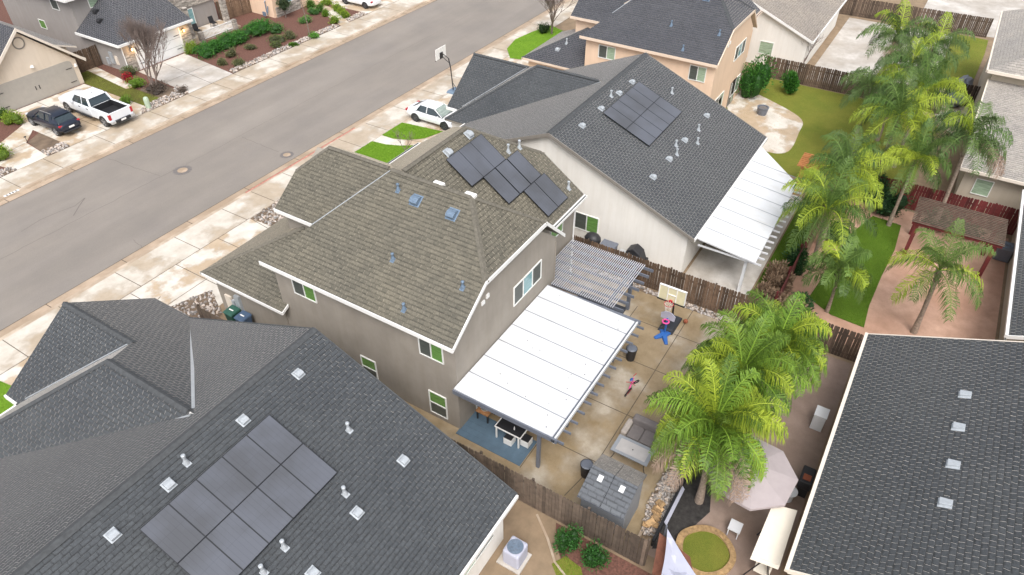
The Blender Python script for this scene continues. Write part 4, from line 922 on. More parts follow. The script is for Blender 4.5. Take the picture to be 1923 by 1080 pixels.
# lattice pergola
lp=thing('lattice_pergola','open lattice pergola of many thin white slats beside the patio cover','pergola',(25.4,11,0))
b=MB(); n=40
for i in range(n):
    y=9.05+i*(4.25-.0)/n; x1=27.45; x0=23.62 if y<12.35 else 24.1
    b.box(x0,x1,y,y+.034,2.875,2.91)
b.build('slats',M['latt'],lp)
for x in (23.75,24.35,24.95,25.55,26.15,26.75,27.3):
    b=MB(); b.box(x,x+.05,8.55,13.3,2.70,2.855); b.build('rafter',M['steel'],lp)
b=MB(); b.box(23.7,27.4,9.45,9.6,2.5,2.7); b.buildp('beam',M['steel'],lp)
for x in (24.0,27.0): b=MB(); b.box(x-.08,x+.08,9.42,9.6,.02,2.55); b.build('post',M['steel'],lp,bevel=.01)
# furniture under the cover
b=MB()  # dark tile grid added below the slats so their gaps look shaded
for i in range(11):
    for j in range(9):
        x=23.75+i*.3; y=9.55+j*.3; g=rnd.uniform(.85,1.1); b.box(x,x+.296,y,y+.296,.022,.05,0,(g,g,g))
tag(b.build('deck_tiles',M['shadeTile']),'dark tiles added below the lattice pergola to shade its gaps','deck tiles')
t=thing('desk','dark glass-topped desk with white frame under the patio cover edge','desk',(16.5,10.3,.05))
b=MB(); b.box(16.24,16.80,9.66,10.9,.72,.745); b.build('table_top',M['black'],t)
b=MB()
for (a,c,d,e) in ((16.2,16.84,9.62,9.66),(16.2,16.84,10.9,10.94),(16.2,16.24,9.66,10.9),(16.80,16.84,9.66,10.9)): b.box(a,c,d,e,.71,.76)
b.build('frame',M['trim'],t)
for x in (16.22,16.78):
    for y in (9.72,10.84): b=MB(); b.box(x-.03,x+.03,y-.03,y+.03,.05,.71); b.build('leg',M['trim'],t)
b=MB(); b.lathe(16.5,10.1,[(.03,.746),(.03,.86),(.012,.9),(.012,.96)],8); tag(b.build('spray_bottle',M['trim']),'small pale bottle standing on the dark desk','bottle')
for (x,y,lab) in ((16.3,10.22,'dark-topped cube stool under the middle of the desk'),(16.6,9.55,'dark-topped cube stool at the desk end near the post')):
    t=thing('cube_stool',lab,'stool',(x,y,.05),group='cube stools by the desk')
    b=MB(); b.box(x-.2,x+.2,y-.2,y+.2,.052,.42); b.build('base',M['trim'],t,bevel=.01)
    b=MB(); b.box(x-.19,x+.19,y-.19,y+.19,.42,.46); b.build('cushion',M['black'],t,bevel=.015)
t=thing('side_table','orange wood side table with black legs against the house wall','table',(16.9,11.85,.05))
b=MB(); b.box(16.6,17.3,11.55,12.2,.55,.62); b.build('table_top',M['wood'],t)
for x in (16.66,17.24):
    for y in (11.6,12.14): b=MB(); b.box(x-.03,x+.03,y-.03,y+.03,.05,.55); b.build('leg',M['black'],t)
b=MB(); b.lathe(16.9,11.85,[(.1,.622),(.22,.68),(.24,.76),(.2,.74),(.05,.66)],14)
for i in range(9): a=i*.7; b.ball(16.9+.1*math.cos(a),11.85+.1*math.sin(a),.75,.05,n=6,m=i%2)
tag(b.build('clutter_bowl',[M['metal'],M['yellow']]),'bowl heaped with small things on the orange side table','bowl')
# kids' bike, hoops, ball, bins
t=thing('kids_bike','small red and pink children\'s bike lying on the patio','bike',(21.9,7.0,.02))
b=MB(); b.ring((21.5,6.97,.23),.24,.035,(.12,.95,.25),20,6); b.build('wheel',M['black'],t)
b=MB(); b.ring((21.52,6.97,.25),.2,.03,(.12,.95,.25),20,6); b.build('wheel_rim',M['red'],t)
b=MB(); b.ring((22.35,6.93,.16),.14,.028,(.5,.8,.3),16,6); b.build('wheel',M['black'],t)
b=MB(); b.tube([(21.57,6.98,.22),(21.82,6.99,.42),(22.15,7.0,.34),(22.35,6.93,.18)],.022,6); b.tube([(21.82,6.99,.42),(22.1,7.1,.22),(22.3,7.05,.45)],.02,6); b.tube([(21.57,7.0,.18),(21.8,7.01,.44)],.02,6); b.build('frame',M['magenta'],t)
b=MB(); b.tube([(21.78,7.25,.5),(21.86,7.0,.52),(21.82,6.78,.46)],.014,6); b.tube([(22.3,7.1,.5),(22.52,7.05,.52)],.02,6); b.build('handlebar',M['red'],t)
b=MB(); b.ball(22.15,7.12,.40,.12,.07,.04,8); b.build('seat',M['blue'],t)
t=thing('basketball_hoop','portable basketball hoop with cream backboard beside the brown fence','basketball hoop',(27.1,7.0,.02))
b=MB(); b.hexa([(26.35,6.72,.02),(27.85,6.72,.02),(27.85,7.3,.02),(27.3,7.55,.02),(26.35,7.55,.02)],[(26.45,6.8,.24),(27.7,6.8,.18),(27.7,7.25,.18),(27.2,7.45,.2),(26.45,7.45,.24)]); b.build('base',M['slate'],t,bevel=.03)
b=MB(); b.tube([(27.3,7.15,.18),(27.0,7.1,1.2),(26.45,7.05,2.6),(26.1,7.02,3.0)],.05,8); b.tube([(27.5,7.15,.2),(26.95,7.1,1.3)],.025,6); b.build('pole',M['black'],t)
b=MB(); b.box(25.86,25.90,6.32,7.64,2.55,3.4); b.build('backboard',M['yellow'],t)
b=MB()
for (a,c,d,e) in ((6.30,7.66,3.38,3.42),(6.30,6.34,2.6,3.4),(7.62,7.66,2.6,3.4),(6.74,6.78,2.6,3.4),(7.18,7.22,2.6,3.4)): b.box(25.83,25.93,a,c,d,e)
for (a,c,d,e) in ((6.78,7.18,2.95,2.99),): b.box(25.83,25.86,a,c,d,e)
b.box(25.82,25.94,6.28,7.68,2.50,2.56,1); b.build('backboard_frame',[M['trim'],M['black']],t)
b=MB(); b.ring((25.58,6.98,2.62),.225,.014,(0,0,1),20,6); b.box(25.8,25.86,6.9,7.06,2.52,2.66); b.build('rim',M['red'],t)
b=MB()
for i in range(12):
    a=i*math.pi/6
    for s_ in (1,-1):
        b.tube([(25.58+.22*math.cos(a),6.98+.22*math.sin(a),2.61),(25.58+.15*math.cos(a+s_*.5),6.98+.15*math.sin(a+s_*.5),2.4),(25.58+.12*math.cos(a+s_*.9),6.98+.12*math.sin(a+s_*.9),2.2)],.006,4)
b.build('net',M['net'],t)
b=MB(); b.ball(27.6,6.5,.14,.12,n=14); tag(b.build('basketball',M['orange'],smooth=True),'orange-brown basketball beside the hoop base','ball')
t=thing('toy_hoop','toddler basketball hoop with blue base and pink rim','toy hoop',(26.1,7.0,.02))
b=MB(); 
for (ax,ay) in ((25.68,7.42),(25.56,6.72),(26.5,6.85),(26.5,7.4)):
    dd=(Vector((ax,ay))-Vector((26.12,7.08))).normalized(); nn=Vector((-dd.y,dd.x))*.09; c2=Vector((26.12,7.08))
    b.hexa([(c2.x-nn.x*1.8,c2.y-nn.y*1.8,.02),(ax-nn.x,ay-nn.y,.02),(ax+nn.x,ay+nn.y,.02),(c2.x+nn.x*1.8,c2.y+nn.y*1.8,.02)],[(c2.x-nn.x*1.5,c2.y-nn.y*1.5,.22),(ax-nn.x*.8,ay-nn.y*.8,.09),(ax+nn.x*.8,ay+nn.y*.8,.09),(c2.x+nn.x*1.5,c2.y+nn.y*1.5,.22)])
b.build('base',M['blue'],t,bevel=.02)
b=MB(); b.tube([(26.2,7.1,.15),(26.25,7.1,1.1)],.05,8); b.build('pole',M['blue'],t)
b=MB(); pts=[(-.36,0),(.36,0),(.38,.3),(.2,.45),(0,.5),(-.2,.45),(-.38,.3)]; b.hexa([(26.28,7.1+y,1.0+z) for y,z in pts],[(26.33,7.1+y,1.0+z) for y,z in pts]); b.build('backboard',M['sail'],t)
b=MB(); b.ring((26.05,7.1,1.05),.16,.04,(0,0,1),18,6); b.build('rim',M['magenta'],t)
t=thing('basketball_hoop','kerbside basketball hoop with four-part board on the near walk','basketball hoop',(44.2,33.0,0))
b=MB(); b.hexa([(43.6,32.5,.0),(44.8,32.5,.0),(44.8,33.4,.0),(43.6,33.4,.0)],[(43.7,32.6,.2),(44.7,32.6,.15),(44.7,33.3,.15),(43.7,33.3,.2)]); b.build('base',M['lead'],t,bevel=.03)
b=MB(); b.tube([(44.1,33.0,.15),(44.1,33.15,2.0),(44.1,33.3,2.75)],.045,8); b.tube([(44.1,33.3,2.75),(44.1,34.0,3.1)],.03,6); b.tube([(44.1,33.25,2.4),(44.1,34.0,2.8)],.03,6); b.tube([(44.5,33.0,.15),(44.1,33.1,.9)],.02,6); b.build('pole',M['black'],t)
b=MB()
for i in range(3): b.box(43.42+i*.46,43.84+i*.46,34.02,34.07,2.62,3.5)
b.build('backboard',M['trim'],t)
b=MB(); b.box(43.4,44.82,34.08,34.11,2.56,2.64); b.box(43.9,44.3,33.98,34.02,2.6,3.1); b.build('bracket',M['black'],t)
def bin_round(x,y,lab,mat='black',r=.26,h=.75):
    t=thing('trash_bin',lab,'bin',(x,y,.02)); b=MB(); b.lathe(x,y,[(r*.8,.02),(r,h*.9),(r*1.08,h*.93),(r*1.08,h)],16); b.build('body',M[mat],t); b=MB(); b.lathe(x,y,[(r*1.0,h+.002),(r*.8,h+.04),(r*.3,h+.05)],16); b.build('lid',M['steel'],t)
bin_round(23.72,7.85,'round black bin standing by the patio cover edge'); bin_round(16.55,6.62,'round black bin against the shed side wall')
def wheelie(x,y,mat,lab):
    t=thing('wheelie_bin',lab,'bin',(x,y,.02),group='wheelie bins by the garage wall'); b=MB(); b.hexa([(x-.24,y-.24,.1),(x+.24,y-.24,.1),(x+.24,y+.24,.1),(x-.24,y+.24,.1)],[(x-.3,y-.3,1.0),(x+.3,y-.3,1.0),(x+.3,y+.3,1.0),(x-.3,y+.3,1.0)]); b.build('body',M[mat],t,bevel=.03)
    b=MB(); b.hexa([(x-.33,y-.32,1.0),(x+.32,y-.32,1.0),(x+.32,y+.32,1.0),(x-.33,y+.32,1.0)],[(x-.25,y-.28,1.07),(x+.3,y-.28,1.1),(x+.3,y+.28,1.1),(x-.25,y+.28,1.07)]); b.box(x-.05,x+.02,y-.14,y+.14,1.09,1.1,1); b.build('lid',[M[mat],M['trim']],t,bevel=.015)
wheelie(15.2,26.2,'green','dark green wheelie bin beside the garage wall'); wheelie(15.2,25.4,'binB','blue wheelie bin beside the green one at the garage wall')
b=MB(); b.box(15.6,15.7,26.65,27.1,.45,1.4); b.box(15.55,15.7,26.35,26.55,.6,1.3,1); b.box(15.55,15.7,25.9,26.25,.4,1.75,2); b.box(15.6,15.7,26.3,26.4,.3,.6,3); b.buildp('meter_box',[M['trimT'],M['pipe'],M['pipe'],M['red']],A)
# sofa, table, shed
t=thing('patio_sofa','grey-brown two-seat sofa beneath the palm fronds','sofa',(19.45,5.35,.02))
b=MB(); b.box(18.95,19.75,4.75,5.95,.1,.42); b.build('seat',M['sofa'],t,bevel=.05)
b=MB(); b.hexa([(19.7,4.6,.1),(20.0,4.6,.1),(20.0,6.1,.1),(19.7,6.1,.1)],[(19.72,4.7,.85),(20.05,4.7,.88),(20.05,6.0,.88),(19.72,6.0,.85)]); b.build('backrest',M['sofa'],t,bevel=.08)
for y in (4.5,5.95): b=MB(); b.box(18.95,19.85,y,y+.28,.08,.62); b.build('armrest',M['sofaL'],t,bevel=.08)
for y in (5.07,5.65): b=MB(); b.box(18.93,19.72,y-.28,y+.28,.42,.52); b.build('seat_cushion',M['sofa'],t,bevel=.05)
t=thing('patio_table','rectangular patio table with frosted glass top in front of the sofa','table',(18.25,5.3,.02))
b=MB()
for (a,c,d,e) in ((17.76,18.70,4.5,4.66),(17.76,18.70,5.98,6.14),(17.76,17.9,4.66,5.98),(18.56,18.70,4.66,5.98)): b.box(a,c,d,e,.69,.73)
b.build('frame',M['shed'],t)
b=MB(); b.box(17.9,18.56,4.66,5.98,.70,.724); b.lathe(18.23,5.32,[(.03,.724),(.03,.73)],10,1); b.build('table_top',[M['mesh'],M['black']],t)
for (x,y,s1,s2) in ((17.85,4.6,-1,-1),(18.6,4.6,1,-1),(17.85,6.05,-1,1),(18.6,6.05,1,1)):
    b=MB(); b.tube([(x,y,.69),(x+s1*-.05,y+s2*-.06,.4),(x+s1*.02,y+s2*.05,.1),(x+s1*.03,y+s2*.06,.025)],.017,6); b.build('leg',M['black'],t)
t=thing('garden_shed','grey resin garden shed with shingled gable roof and four skylights','shed',(15.6,5.05,.02))
x0,x1,y0,y1,xm=14.55,16.4,4.1,6.0,15.6
b=MB(); b.prism_y([(x0+.15,.02),(x1-.1,.02),(x1-.1,1.75),(xm,2.1),(x0+.15,1.7)],y0+.03,y1-.03); b.build('wall',M['shed'],t,bevel=.02)
b=MB(); ym_=5.05
for (a,c) in ((y0,ym_-.01),(ym_+.01,y1)):
    roof_plane(b,[(x0-.18,a,1.78),(x0-.18,c,1.78),(xm,c,2.3),(xm,a,2.3)],(1,0),0,.05)
    roof_plane(b,[(x1+.15,a,1.9),(x1+.15,c,1.9),(xm,c,2.3),(xm,a,2.3)],(-1,0),2,.05)
b.build('roof',[M['shroof'],M['steel'],M['shroof2']],t)
for y in (4.6,5.5):
    b=MB(); b.hexa([(15.15,y-.1,2.125),(15.38,y-.1,2.225),(15.38,y+.1,2.225),(15.15,y+.1,2.125)],[(15.15,y-.1,2.14),(15.38,y-.1,2.24),(15.38,y+.1,2.24),(15.15,y+.1,2.14)]); b.build('skylight',M['white'],t)
    b=MB(); b.hexa([(15.88,y-.1,2.155),(16.05,y-.1,2.085),(16.05,y+.1,2.085),(15.88,y+.1,2.155)],[(15.88,y-.1,2.17),(16.05,y-.1,2.10),(16.05,y+.1,2.10),(15.88,y+.1,2.17)]); b.build('skylight',M['white'],t)
# firewood and flagstones by the shed
for i in range(13):
    x=15.5+rnd.uniform(0,1.35); y=3.2+rnd.uniform(0,.42); z=.16+.07*(i%3); g=rnd.uniform(.6,1.5)
    b=MB(); b.obox(x,y,z,rnd.uniform(.22,.4),rnd.uniform(.16,.26),rnd.uniform(.06,.1),rnd.uniform(0,3),c=(g,g*.95,g*.85),rx=rnd.uniform(-.3,.3))
    o=b.build('wood_offcut',M['log'],bevel=.015); tag(o,'tan offcut of wood in the heap beside the shed','wood offcut','wood offcuts heaped beside the shed')
b=MB()
b.box(20.6,29.2,-1.2,2.9,-.008,.0)
# ------------------------------------------------------------------ yard behind (fire pit house)
sheet('rear_patio',[rect(14.6,29.1,-1.5,3.0)],M['patioE'],.008)
sheet('dark_bed',[[(14.9,2.95),(19.9,2.95),(18.6,1.9),(17.6,1.6),(16.4,2.0),(15.2,2.5)]],M['dark_soil'],.014)
b=MB(); b.box(15.0,20.2,2.94,3.04,.0,.42); tag(b.build('retaining_board',M['black']),'low dark retaining board along the gravel strip','retaining board')
t=thing('plastic_sheet','pale blue plastic sheet leaning on the dark retaining board','plastic sheet',(17.0,2.85,0)); b=MB(); b.hexa([(15.9,2.82,.35),(17.8,2.82,.35),(17.8,2.93,.5),(15.9,2.93,.5)],[(15.9,2.8,.38),(17.8,2.8,.38),(17.8,2.91,.53),(15.9,2.91,.53)]); b.build('sheet',M['sail'],t)
pp=[(15.95,2.3),(16.75,1.75),(16.95,1.0),(16.6,.35),(16.0,.05),(15.2,.3),(14.7,1.0),(14.9,1.9)]
cp_=curvy(pp,5); cx=sum(p[0] for p in cp_)/len(cp_); cy=sum(p[1] for p in cp_)/len(cp_)
t=thing('raised_bed','kidney-shaped green bed edged in tan stone at the bottom','raised bed',(cx,cy,0))
b=MB(); L=len(cp_)
for i in range(L):
    a=Vector(cp_[i]); c=Vector(cp_[(i+1)%L]); C0=Vector((cx,cy)); ia=C0+(a-C0)*.78; ic=C0+(c-C0)*.78; g=rnd.uniform(.85,1.15)
    b.hexa([(a.x,a.y,0),(c.x,c.y,0),(ic.x,ic.y,0),(ia.x,ia.y,0)],[(a.x,a.y,.14),(c.x,c.y,.14),(ic.x,ic.y,.14),(ia.x,ia.y,.14)],0,(g,g*.95,g*.8))
b.build('stone_edge',M['log'],t)
b=MB(); b.face([(cx+(x-cx)*.8,cy+(y-cy)*.8,.06) for x,y in cp_]); b.build('lawn_fill',M['lawn'],t)
# octagonal market umbrella
t=thing('market_umbrella','large pale octagonal patio umbrella under the palms','umbrella',(18.5,.75,0))
b=MB(); n=8; rr=1.75; c0=Vector((18.55,.75,2.75)); ring=[Vector((18.55+rr*math.cos(i*math.pi/4+.3),.75+rr*math.sin(i*math.pi/4+.3),2.3)) for i in range(n)]
for i in range(n): b.face([c0,ring[i],ring[(i+1)%n]]); b.face([ring[i],ring[i]-Vector((0,0,.12)),ring[(i+1)%n]-Vector((0,0,.12)),ring[(i+1)%n]])
b.build('canopy',M['canvasP'],t); b=MB(); b.tube([(18.55,.75,0),(18.55,.75,2.72)],.03,8); b.build('pole',M['steel'],t)
t=thing('canopy_swing','cream canopy swing seat beside the dark-roofed house','swing',(16.8,-.8,0))
b=MB(); b.hexa([(15.35,-.35,1.95),(15.5,-1.3,1.9),(18.0,-1.25,1.9),(17.75,-.4,1.95)],[(15.35,-.35,2.0),(15.5,-1.3,1.95),(18.0,-1.25,1.95),(17.75,-.4,2.0)]); b.face([(15.35,-.35,1.97),(15.5,-1.3,1.92),(15.45,-1.3,1.75),(15.3,-.35,1.78)]); b.build('canopy',M['canvas'],t)
for x in (15.6,17.6):
    for y in (-.3,-1.35): b=MB(); b.tube([(x,-.85,1.9),(x,y,0.01)],.025,6); b.build('leg',M['black'],t)
b=MB(); b.box(15.8,17.4,-1.1,-.6,.45,.55); b.box(15.8,17.4,-1.15,-1.08,.55,1.0); b.build('seat',M['canvas'],t)
t=thing('side_table','small white square table near the raised bed','table',(17.2,.5,0)); b=MB(); b.box(16.95,17.45,.28,.75,.45,.49); b.build('table_top',M['white'],t)
for x in (17.0,17.4):
    for y in (.33,.7): b=MB(); b.box(x-.02,x+.02,y-.02,y+.02,.01,.45); b.build('leg',M['white'],t)
b=MB(); b.lathe(19.85,-.85,[(.2,.0),(.22,.5),(.3,.52),(.3,.55)],18); tag(b.build('fire_table',M['white']),'small round white table by the umbrella','table')
t=thing('kettle_grill','black grill with glowing red coals near the dark roof','grill',(20.6,-1.2,0)); b=MB(); b.box(20.2,21.1,-1.5,-1.0,.5,.95); b.build('firebox',M['black'],t,bevel=.04)
b=MB(); b.box(20.35,20.65,-1.4,-1.1,.951,.97); b.build('coals',M['orange'],t)
for x in (20.25,21.05): b=MB(); b.box(x-.03,x+.03,-1.45,-1.05,.01,.5); b.build('leg',M['black'],t)
t=thing('white_cabinet','white box beside the dark-roofed house wall','cabinet',(24.3,-.9,0)); b=MB(); b.box(24.0,24.6,-1.2,-.7,.01,.9); b.build('body',M['white'],t,bevel=.02); b=MB(); b.box(23.98,24.62,-1.22,-.68,.902,.94); b.build('lid',M['white'],t)
# small red-brown shed and sail at the bottom edge
t=thing('wooden_playhouse','red-brown wooden lean-to roof at the bottom edge','playhouse',(14.6,1.6,0))
b=MB(); b.hexa([(13.2,2.4,1.4),(14.6,2.75,1.7),(14.6,1.5,1.2),(13.2,.6,1.0)],[(13.2,2.4,1.45),(14.6,2.75,1.75),(14.6,1.5,1.25),(13.2,.6,1.05)]); b.build('roof',M['rust'],t)
for (x,y,h_) in ((13.3,2.3,1.4),(14.5,2.6,1.66),(14.5,1.6,1.2)): b=MB(); b.box(x-.04,x+.04,y-.04,y+.04,0,h_); b.build('post',M['rust'],t)
t=thing('shade_sail','pale triangular shade sail at the bottom edge','shade sail',(14.3,2,1.5)); b=MB()
p0,p1,p2=Vector((14.75,2.55,2.0)),Vector((12.7,2.0,2.1)),Vector((13.3,.55,2.0)); N=7
def sailp(u,v):
    q=p0*(1-u-v)+p1*u+p2*v; c_=Vector((13.6,1.7,1.9)); w=min(1-u-v,u,v)*3; return q.lerp(c_,.35*(u*v+v*(1-u-v)+u*(1-u-v))*1.2)-Vector((0,0,.3*w))
for i in range(N):
    for j in range(N-i):
        a=sailp(i/N,j/N);c=sailp((i+1)/N,j/N);d=sailp(i/N,(j+1)/N); b.face([a,c,d])
        if i+j<N-1: b.face([c,sailp((i+1)/N,(j+1)/N),d])
b.build('cloth',M['sail'],t); b=MB(); b.tube([(14.8,2.6,0),(14.8,2.6,2.05)],.04,6); b.build('post',M['steel'],t)

# ------------------------------------------------------------------ yard of the slate-roofed house
sheet('gravel_yard',[rect(-1,14.0,-1,7.7)],M['dirtD'],.004)
sheet('mulch_bed',[[(13.95,6.6),(13.2,6.2),(12.6,5.6),(12.2,4.8),(11,3),(11,0),(13.95,0)]],M['mulch'],.010)
sheet('bed_edge',[[(13.9,7.4),(13.2,6.5),(12.5,5.8),(12.1,4.9),(10.9,3.1),(10.83,3.15),(12.03,4.95),(12.44,5.86),(13.13,6.56),(13.83,7.45)]],M['curb'],.03,thick=.03)
grass('small_lawn','small dark green lawn between the two round shrubs and the condenser',[(12.35,5.9),(12.9,5.6),(12.8,4.9),(12.0,4.2),(11.3,3.6),(11.6,5.0)],M['lawn'],.02,1500)
t=thing('air_conditioner','grey condenser unit on a concrete pad by the slate-roofed house','air conditioner',(11.75,7.15,.05))
b=MB(); b.box(11.3,12.25,6.7,7.7,.02,.09); tag(b.build('concrete_pad',M['white_con']),'pale square concrete pad under the condenser','pad')
b=MB(); b.box(11.4,12.15,6.8,7.5,.09,.95); b.build('casing',M['sail'],t,bevel=.08)
b=MB()
for i in range(9): b.ring((11.775,7.15,.955),.05+.032*i,.006,(0,0,1),20,4)
b.build('fan_grille',M['steel'],t)
b=MB(); b.lathe(11.775,7.15,[(.3,.952),(.3,.956)],20); b.build('fan',M['lead'],t)

# ------------------------------------------------------------------ cream house rear cover and yard
t=thing('patio_cover','white sloping rear cover of the cream house','patio cover',(36,6.5,0))
b=MB(); b.hexa([(31.2,4.45,2.35),(40.2,4.65,2.35),(42.9,7.7,2.72),(31.2,7.7,2.72)],[(31.2,4.45,2.43),(40.2,4.65,2.43),(42.9,7.7,2.8),(31.2,7.7,2.8)]); 
for i in range(1,9):
    x=31.2+i*1.2; yy=7.7 if x<42 else 7; b.beam((x,4.47,2.445),(x,7.68,2.815),.03,.015,1)
b.build('roof_panel',[M['white'],M['shed']],t)
for i in range(16): x=31.3+i*.58; b=MB(); b.box(x,x+.05,4.15,7.6,2.24,2.34); b.build('rafter',M['white'],t)
for x in (31.6,35.5,39.5): b=MB(); b.box(x-.08,x+.08,4.9,5.05,0,2.3); b.build('post',M['white'],t)
sheet('concrete_pad',[rect(29.35,43,4.4,8)],M['white_con'],.012)
sheet('side_yard',[rect(29.35,31,8,25)],M['white_con'],.008)
grass('side_lawn','dark green strip lawn between the cream house cover and the maroon fence',[(29.4,3.0),(44.8,3.0),(44.8,4.3),(29.4,4.3)],M['turf2'],.02,3000,cols=((.03,.09,.01),(.06,.14,.02)))
def lump(name,label,cat,x,y,rx,ry,h,mat):
    b=MB(); b.ball(x,y,h*.45,rx,ry,h*.55,12,jit=.08); tag(b.build(name,mat,smooth=False),label,cat)
t=thing('covered_grill','black and silver covered grill behind the brown fence','grill',(29.95,10.6,0)); b=MB(); b.box(29.6,30.4,9.9,11.2,.6,1.1); b.build('cabinet',M['black'],t,bevel=.04); b=MB(); b.prism_x([(10.0,1.1),(11.1,1.1),(11.0,1.6),(10.6,1.85),(10.2,1.6)],29.65,30.35); b.build('hood',M['black'],t,bevel=.05); b=MB(); b.box(29.58,29.65,10.0,11.1,1.35,1.45); b.box(29.6,30.4,11.2,11.6,.95,1.05); b.build('handle',M['metal'],t)
for x in (29.7,30.3): b=MB(); b.box(x-.03,x+.03,10.0,11.1,.01,.6); b.build('leg',M['black'],t)
t=thing('covered_grill','round black kettle grill behind the brown fence','grill',(30.0,13.2,0)); b=MB(); b.ball(30.0,13.2,1.35,.42,.5,.4,14); b.build('bowl',M['black'],t,smooth=True); b=MB(); b.tube([(30,13.2,1.0),(30,13.2,.01)],.05,6); b.build('leg',M['black'],t)
t=thing('storage_bench','long dark storage box behind the brown fence','storage box',(30.0,12.2,0)); b=MB(); b.box(29.7,30.3,11.75,12.6,.01,1.3); b.build('body',M['steel'],t,bevel=.04); b=MB(); b.box(29.68,30.32,11.73,12.62,1.302,1.4); b.build('lid',M['steel'],t)

# ------------------------------------------------------------------ yards to the right
sheet('pink_patio',[rect(30.3,44.9,-7.3,2.6)],M['pink'],.010)
def GP(l,z=0): return [tuple(Gp(x,y,z)[:2]) for x,y in l]
turf=GP([(1639,406),(1692,424),(1680,470),(1655,520),(1632,575),(1622,616),(1560,592),(1518,560),(1545,520),(1575,480),(1590,445)])
grass('turf_lawn','long curved green turf in front of the pink patio',turf,M['turf2'],.03,8000,cols=((.07,.16,.01),(.12,.24,.02)))
sheet('bark_bed',[GP([(1518,560),(1545,520),(1575,480),(1590,445),(1550,430),(1500,480),(1480,540),(1500,570)])],M['pink'],.02) if False else None
pg=thing('maroon_pergola','maroon garden pergola over the pink patio','pergola',(41,-4,0))
for (x,y) in ((39.9,-2.2),(39.9,-6.1),(42.3,-2.2),(42.3,-6.1)): b=MB(); b.box(x-.1,x+.1,y-.1,y+.1,.01,2.3); b.build('post',M['boardR'],pg)
b=MB(); b.box(39.7,39.85,-6.4,-1.9,2.2,2.4); b.box(42.35,42.5,-6.4,-1.9,2.2,2.4); b.buildp('beam',M['boardR'],pg)
b=MB()
for i in range(17): x=39.6+i*.18; b.box(x,x+.06,-6.45,-1.85,2.42,2.46)
b.build('slats',M['board'],pg)
t=thing('air_conditioner','dark grey condenser unit beside the beige house wall','air conditioner',(42.6,-7.0,0)); b=MB(); b.box(42.1,43.1,-7.4,-6.6,.02,.85); b.build('casing',M['steel'],t,bevel=.05); b=MB(); b.ring((42.6,-7.0,.855),.28,.03); b.ring((42.6,-7.0,.855),.15,.02); b.build('fan_grille',M['lead'],t)
# round patio garden behind the peach house
grass('garden_lawn','yellow-green lawn around the curved patio behind the peach house',[(46.5,12.9),(60.5,12.9),(60.5,-1.4),(45.5,-1.4),(45.3,8.2)],M['lawn'],.012,6000,cols=((.16,.2,.02),(.28,.3,.04)))
sheet('curved_patio',[curvy(GP([(1368,185),(1400,170),(1460,196),(1505,225),(1500,250),(1480,285),(1440,285),(1400,260),(1370,215)]),5)],M['con'],.03,thick=.03)
t=thing('fire_pit','round dark fire pit on the curved patio','fire pit',(53.4,10.2,0)); b=MB(); b.lathe(53.4,10.2,[(.35,.03),(.42,.5),(.46,.62),(.36,.62),(.34,.5)],18); b.build('bowl',M['steel'],t); b=MB(); b.lathe(53.4,10.2,[(.33,.5),(.33,.56)],16); b.build('ash',M['iron'],t)
op=thing('cedar_arbor','orange cedar arbor beyond the white rear cover','arbor',(43.7,4.3,0))
for (x,y) in ((43.2,5.0),(43.2,3.6),(44.5,5.0),(44.5,3.6)): b=MB(); b.box(x-.06,x+.06,y-.06,y+.06,0.01,2.1); b.build('post',M['woodO'],op)
b=MB()
for i in range(8): x=42.95+i*.25; b.box(x,x+.06,3.3,5.3,2.12,2.22)
b.build('slats',M['woodO'],op)
sheet('pale_yard',[rect(62,79.5,-2.5,9.0)],M['white_con'],.016)
sheet('pale_yard',[rect(81,110,-6,3)],M['white_con'],.016)
grass('back_lawn','strip of green lawn by the dark fence at the top right',[(76,-3.5),(80,-3.5),(80.2,-.5),(66,-.5),(66,-3.1)],M['lawn'],.024,1500)
sheet('tan_yard',[[(57,-3.4),(66,-3.4),(66,0),(60,-.5)]],M['con'],.028)
for (x,y,s_,lab) in ((63.5,-2.3,1.0,'dark covered furniture heap beside the beige two-storey house'),(66.5,-2.6,.9,'second dark covered heap further back by the beige house')):
    t=thing('covered_furniture',lab,'furniture cover',(x,y,0)); b=MB(); b.ball(x,y,.5,1.4*s_,.7*s_,.6,12,jit=.15); b.build('cover',M['steel'],t); b=MB(); b.box(x-.7,x+.7,y-.4,y+.4,.01,.4); b.build('base',M['black'],t)

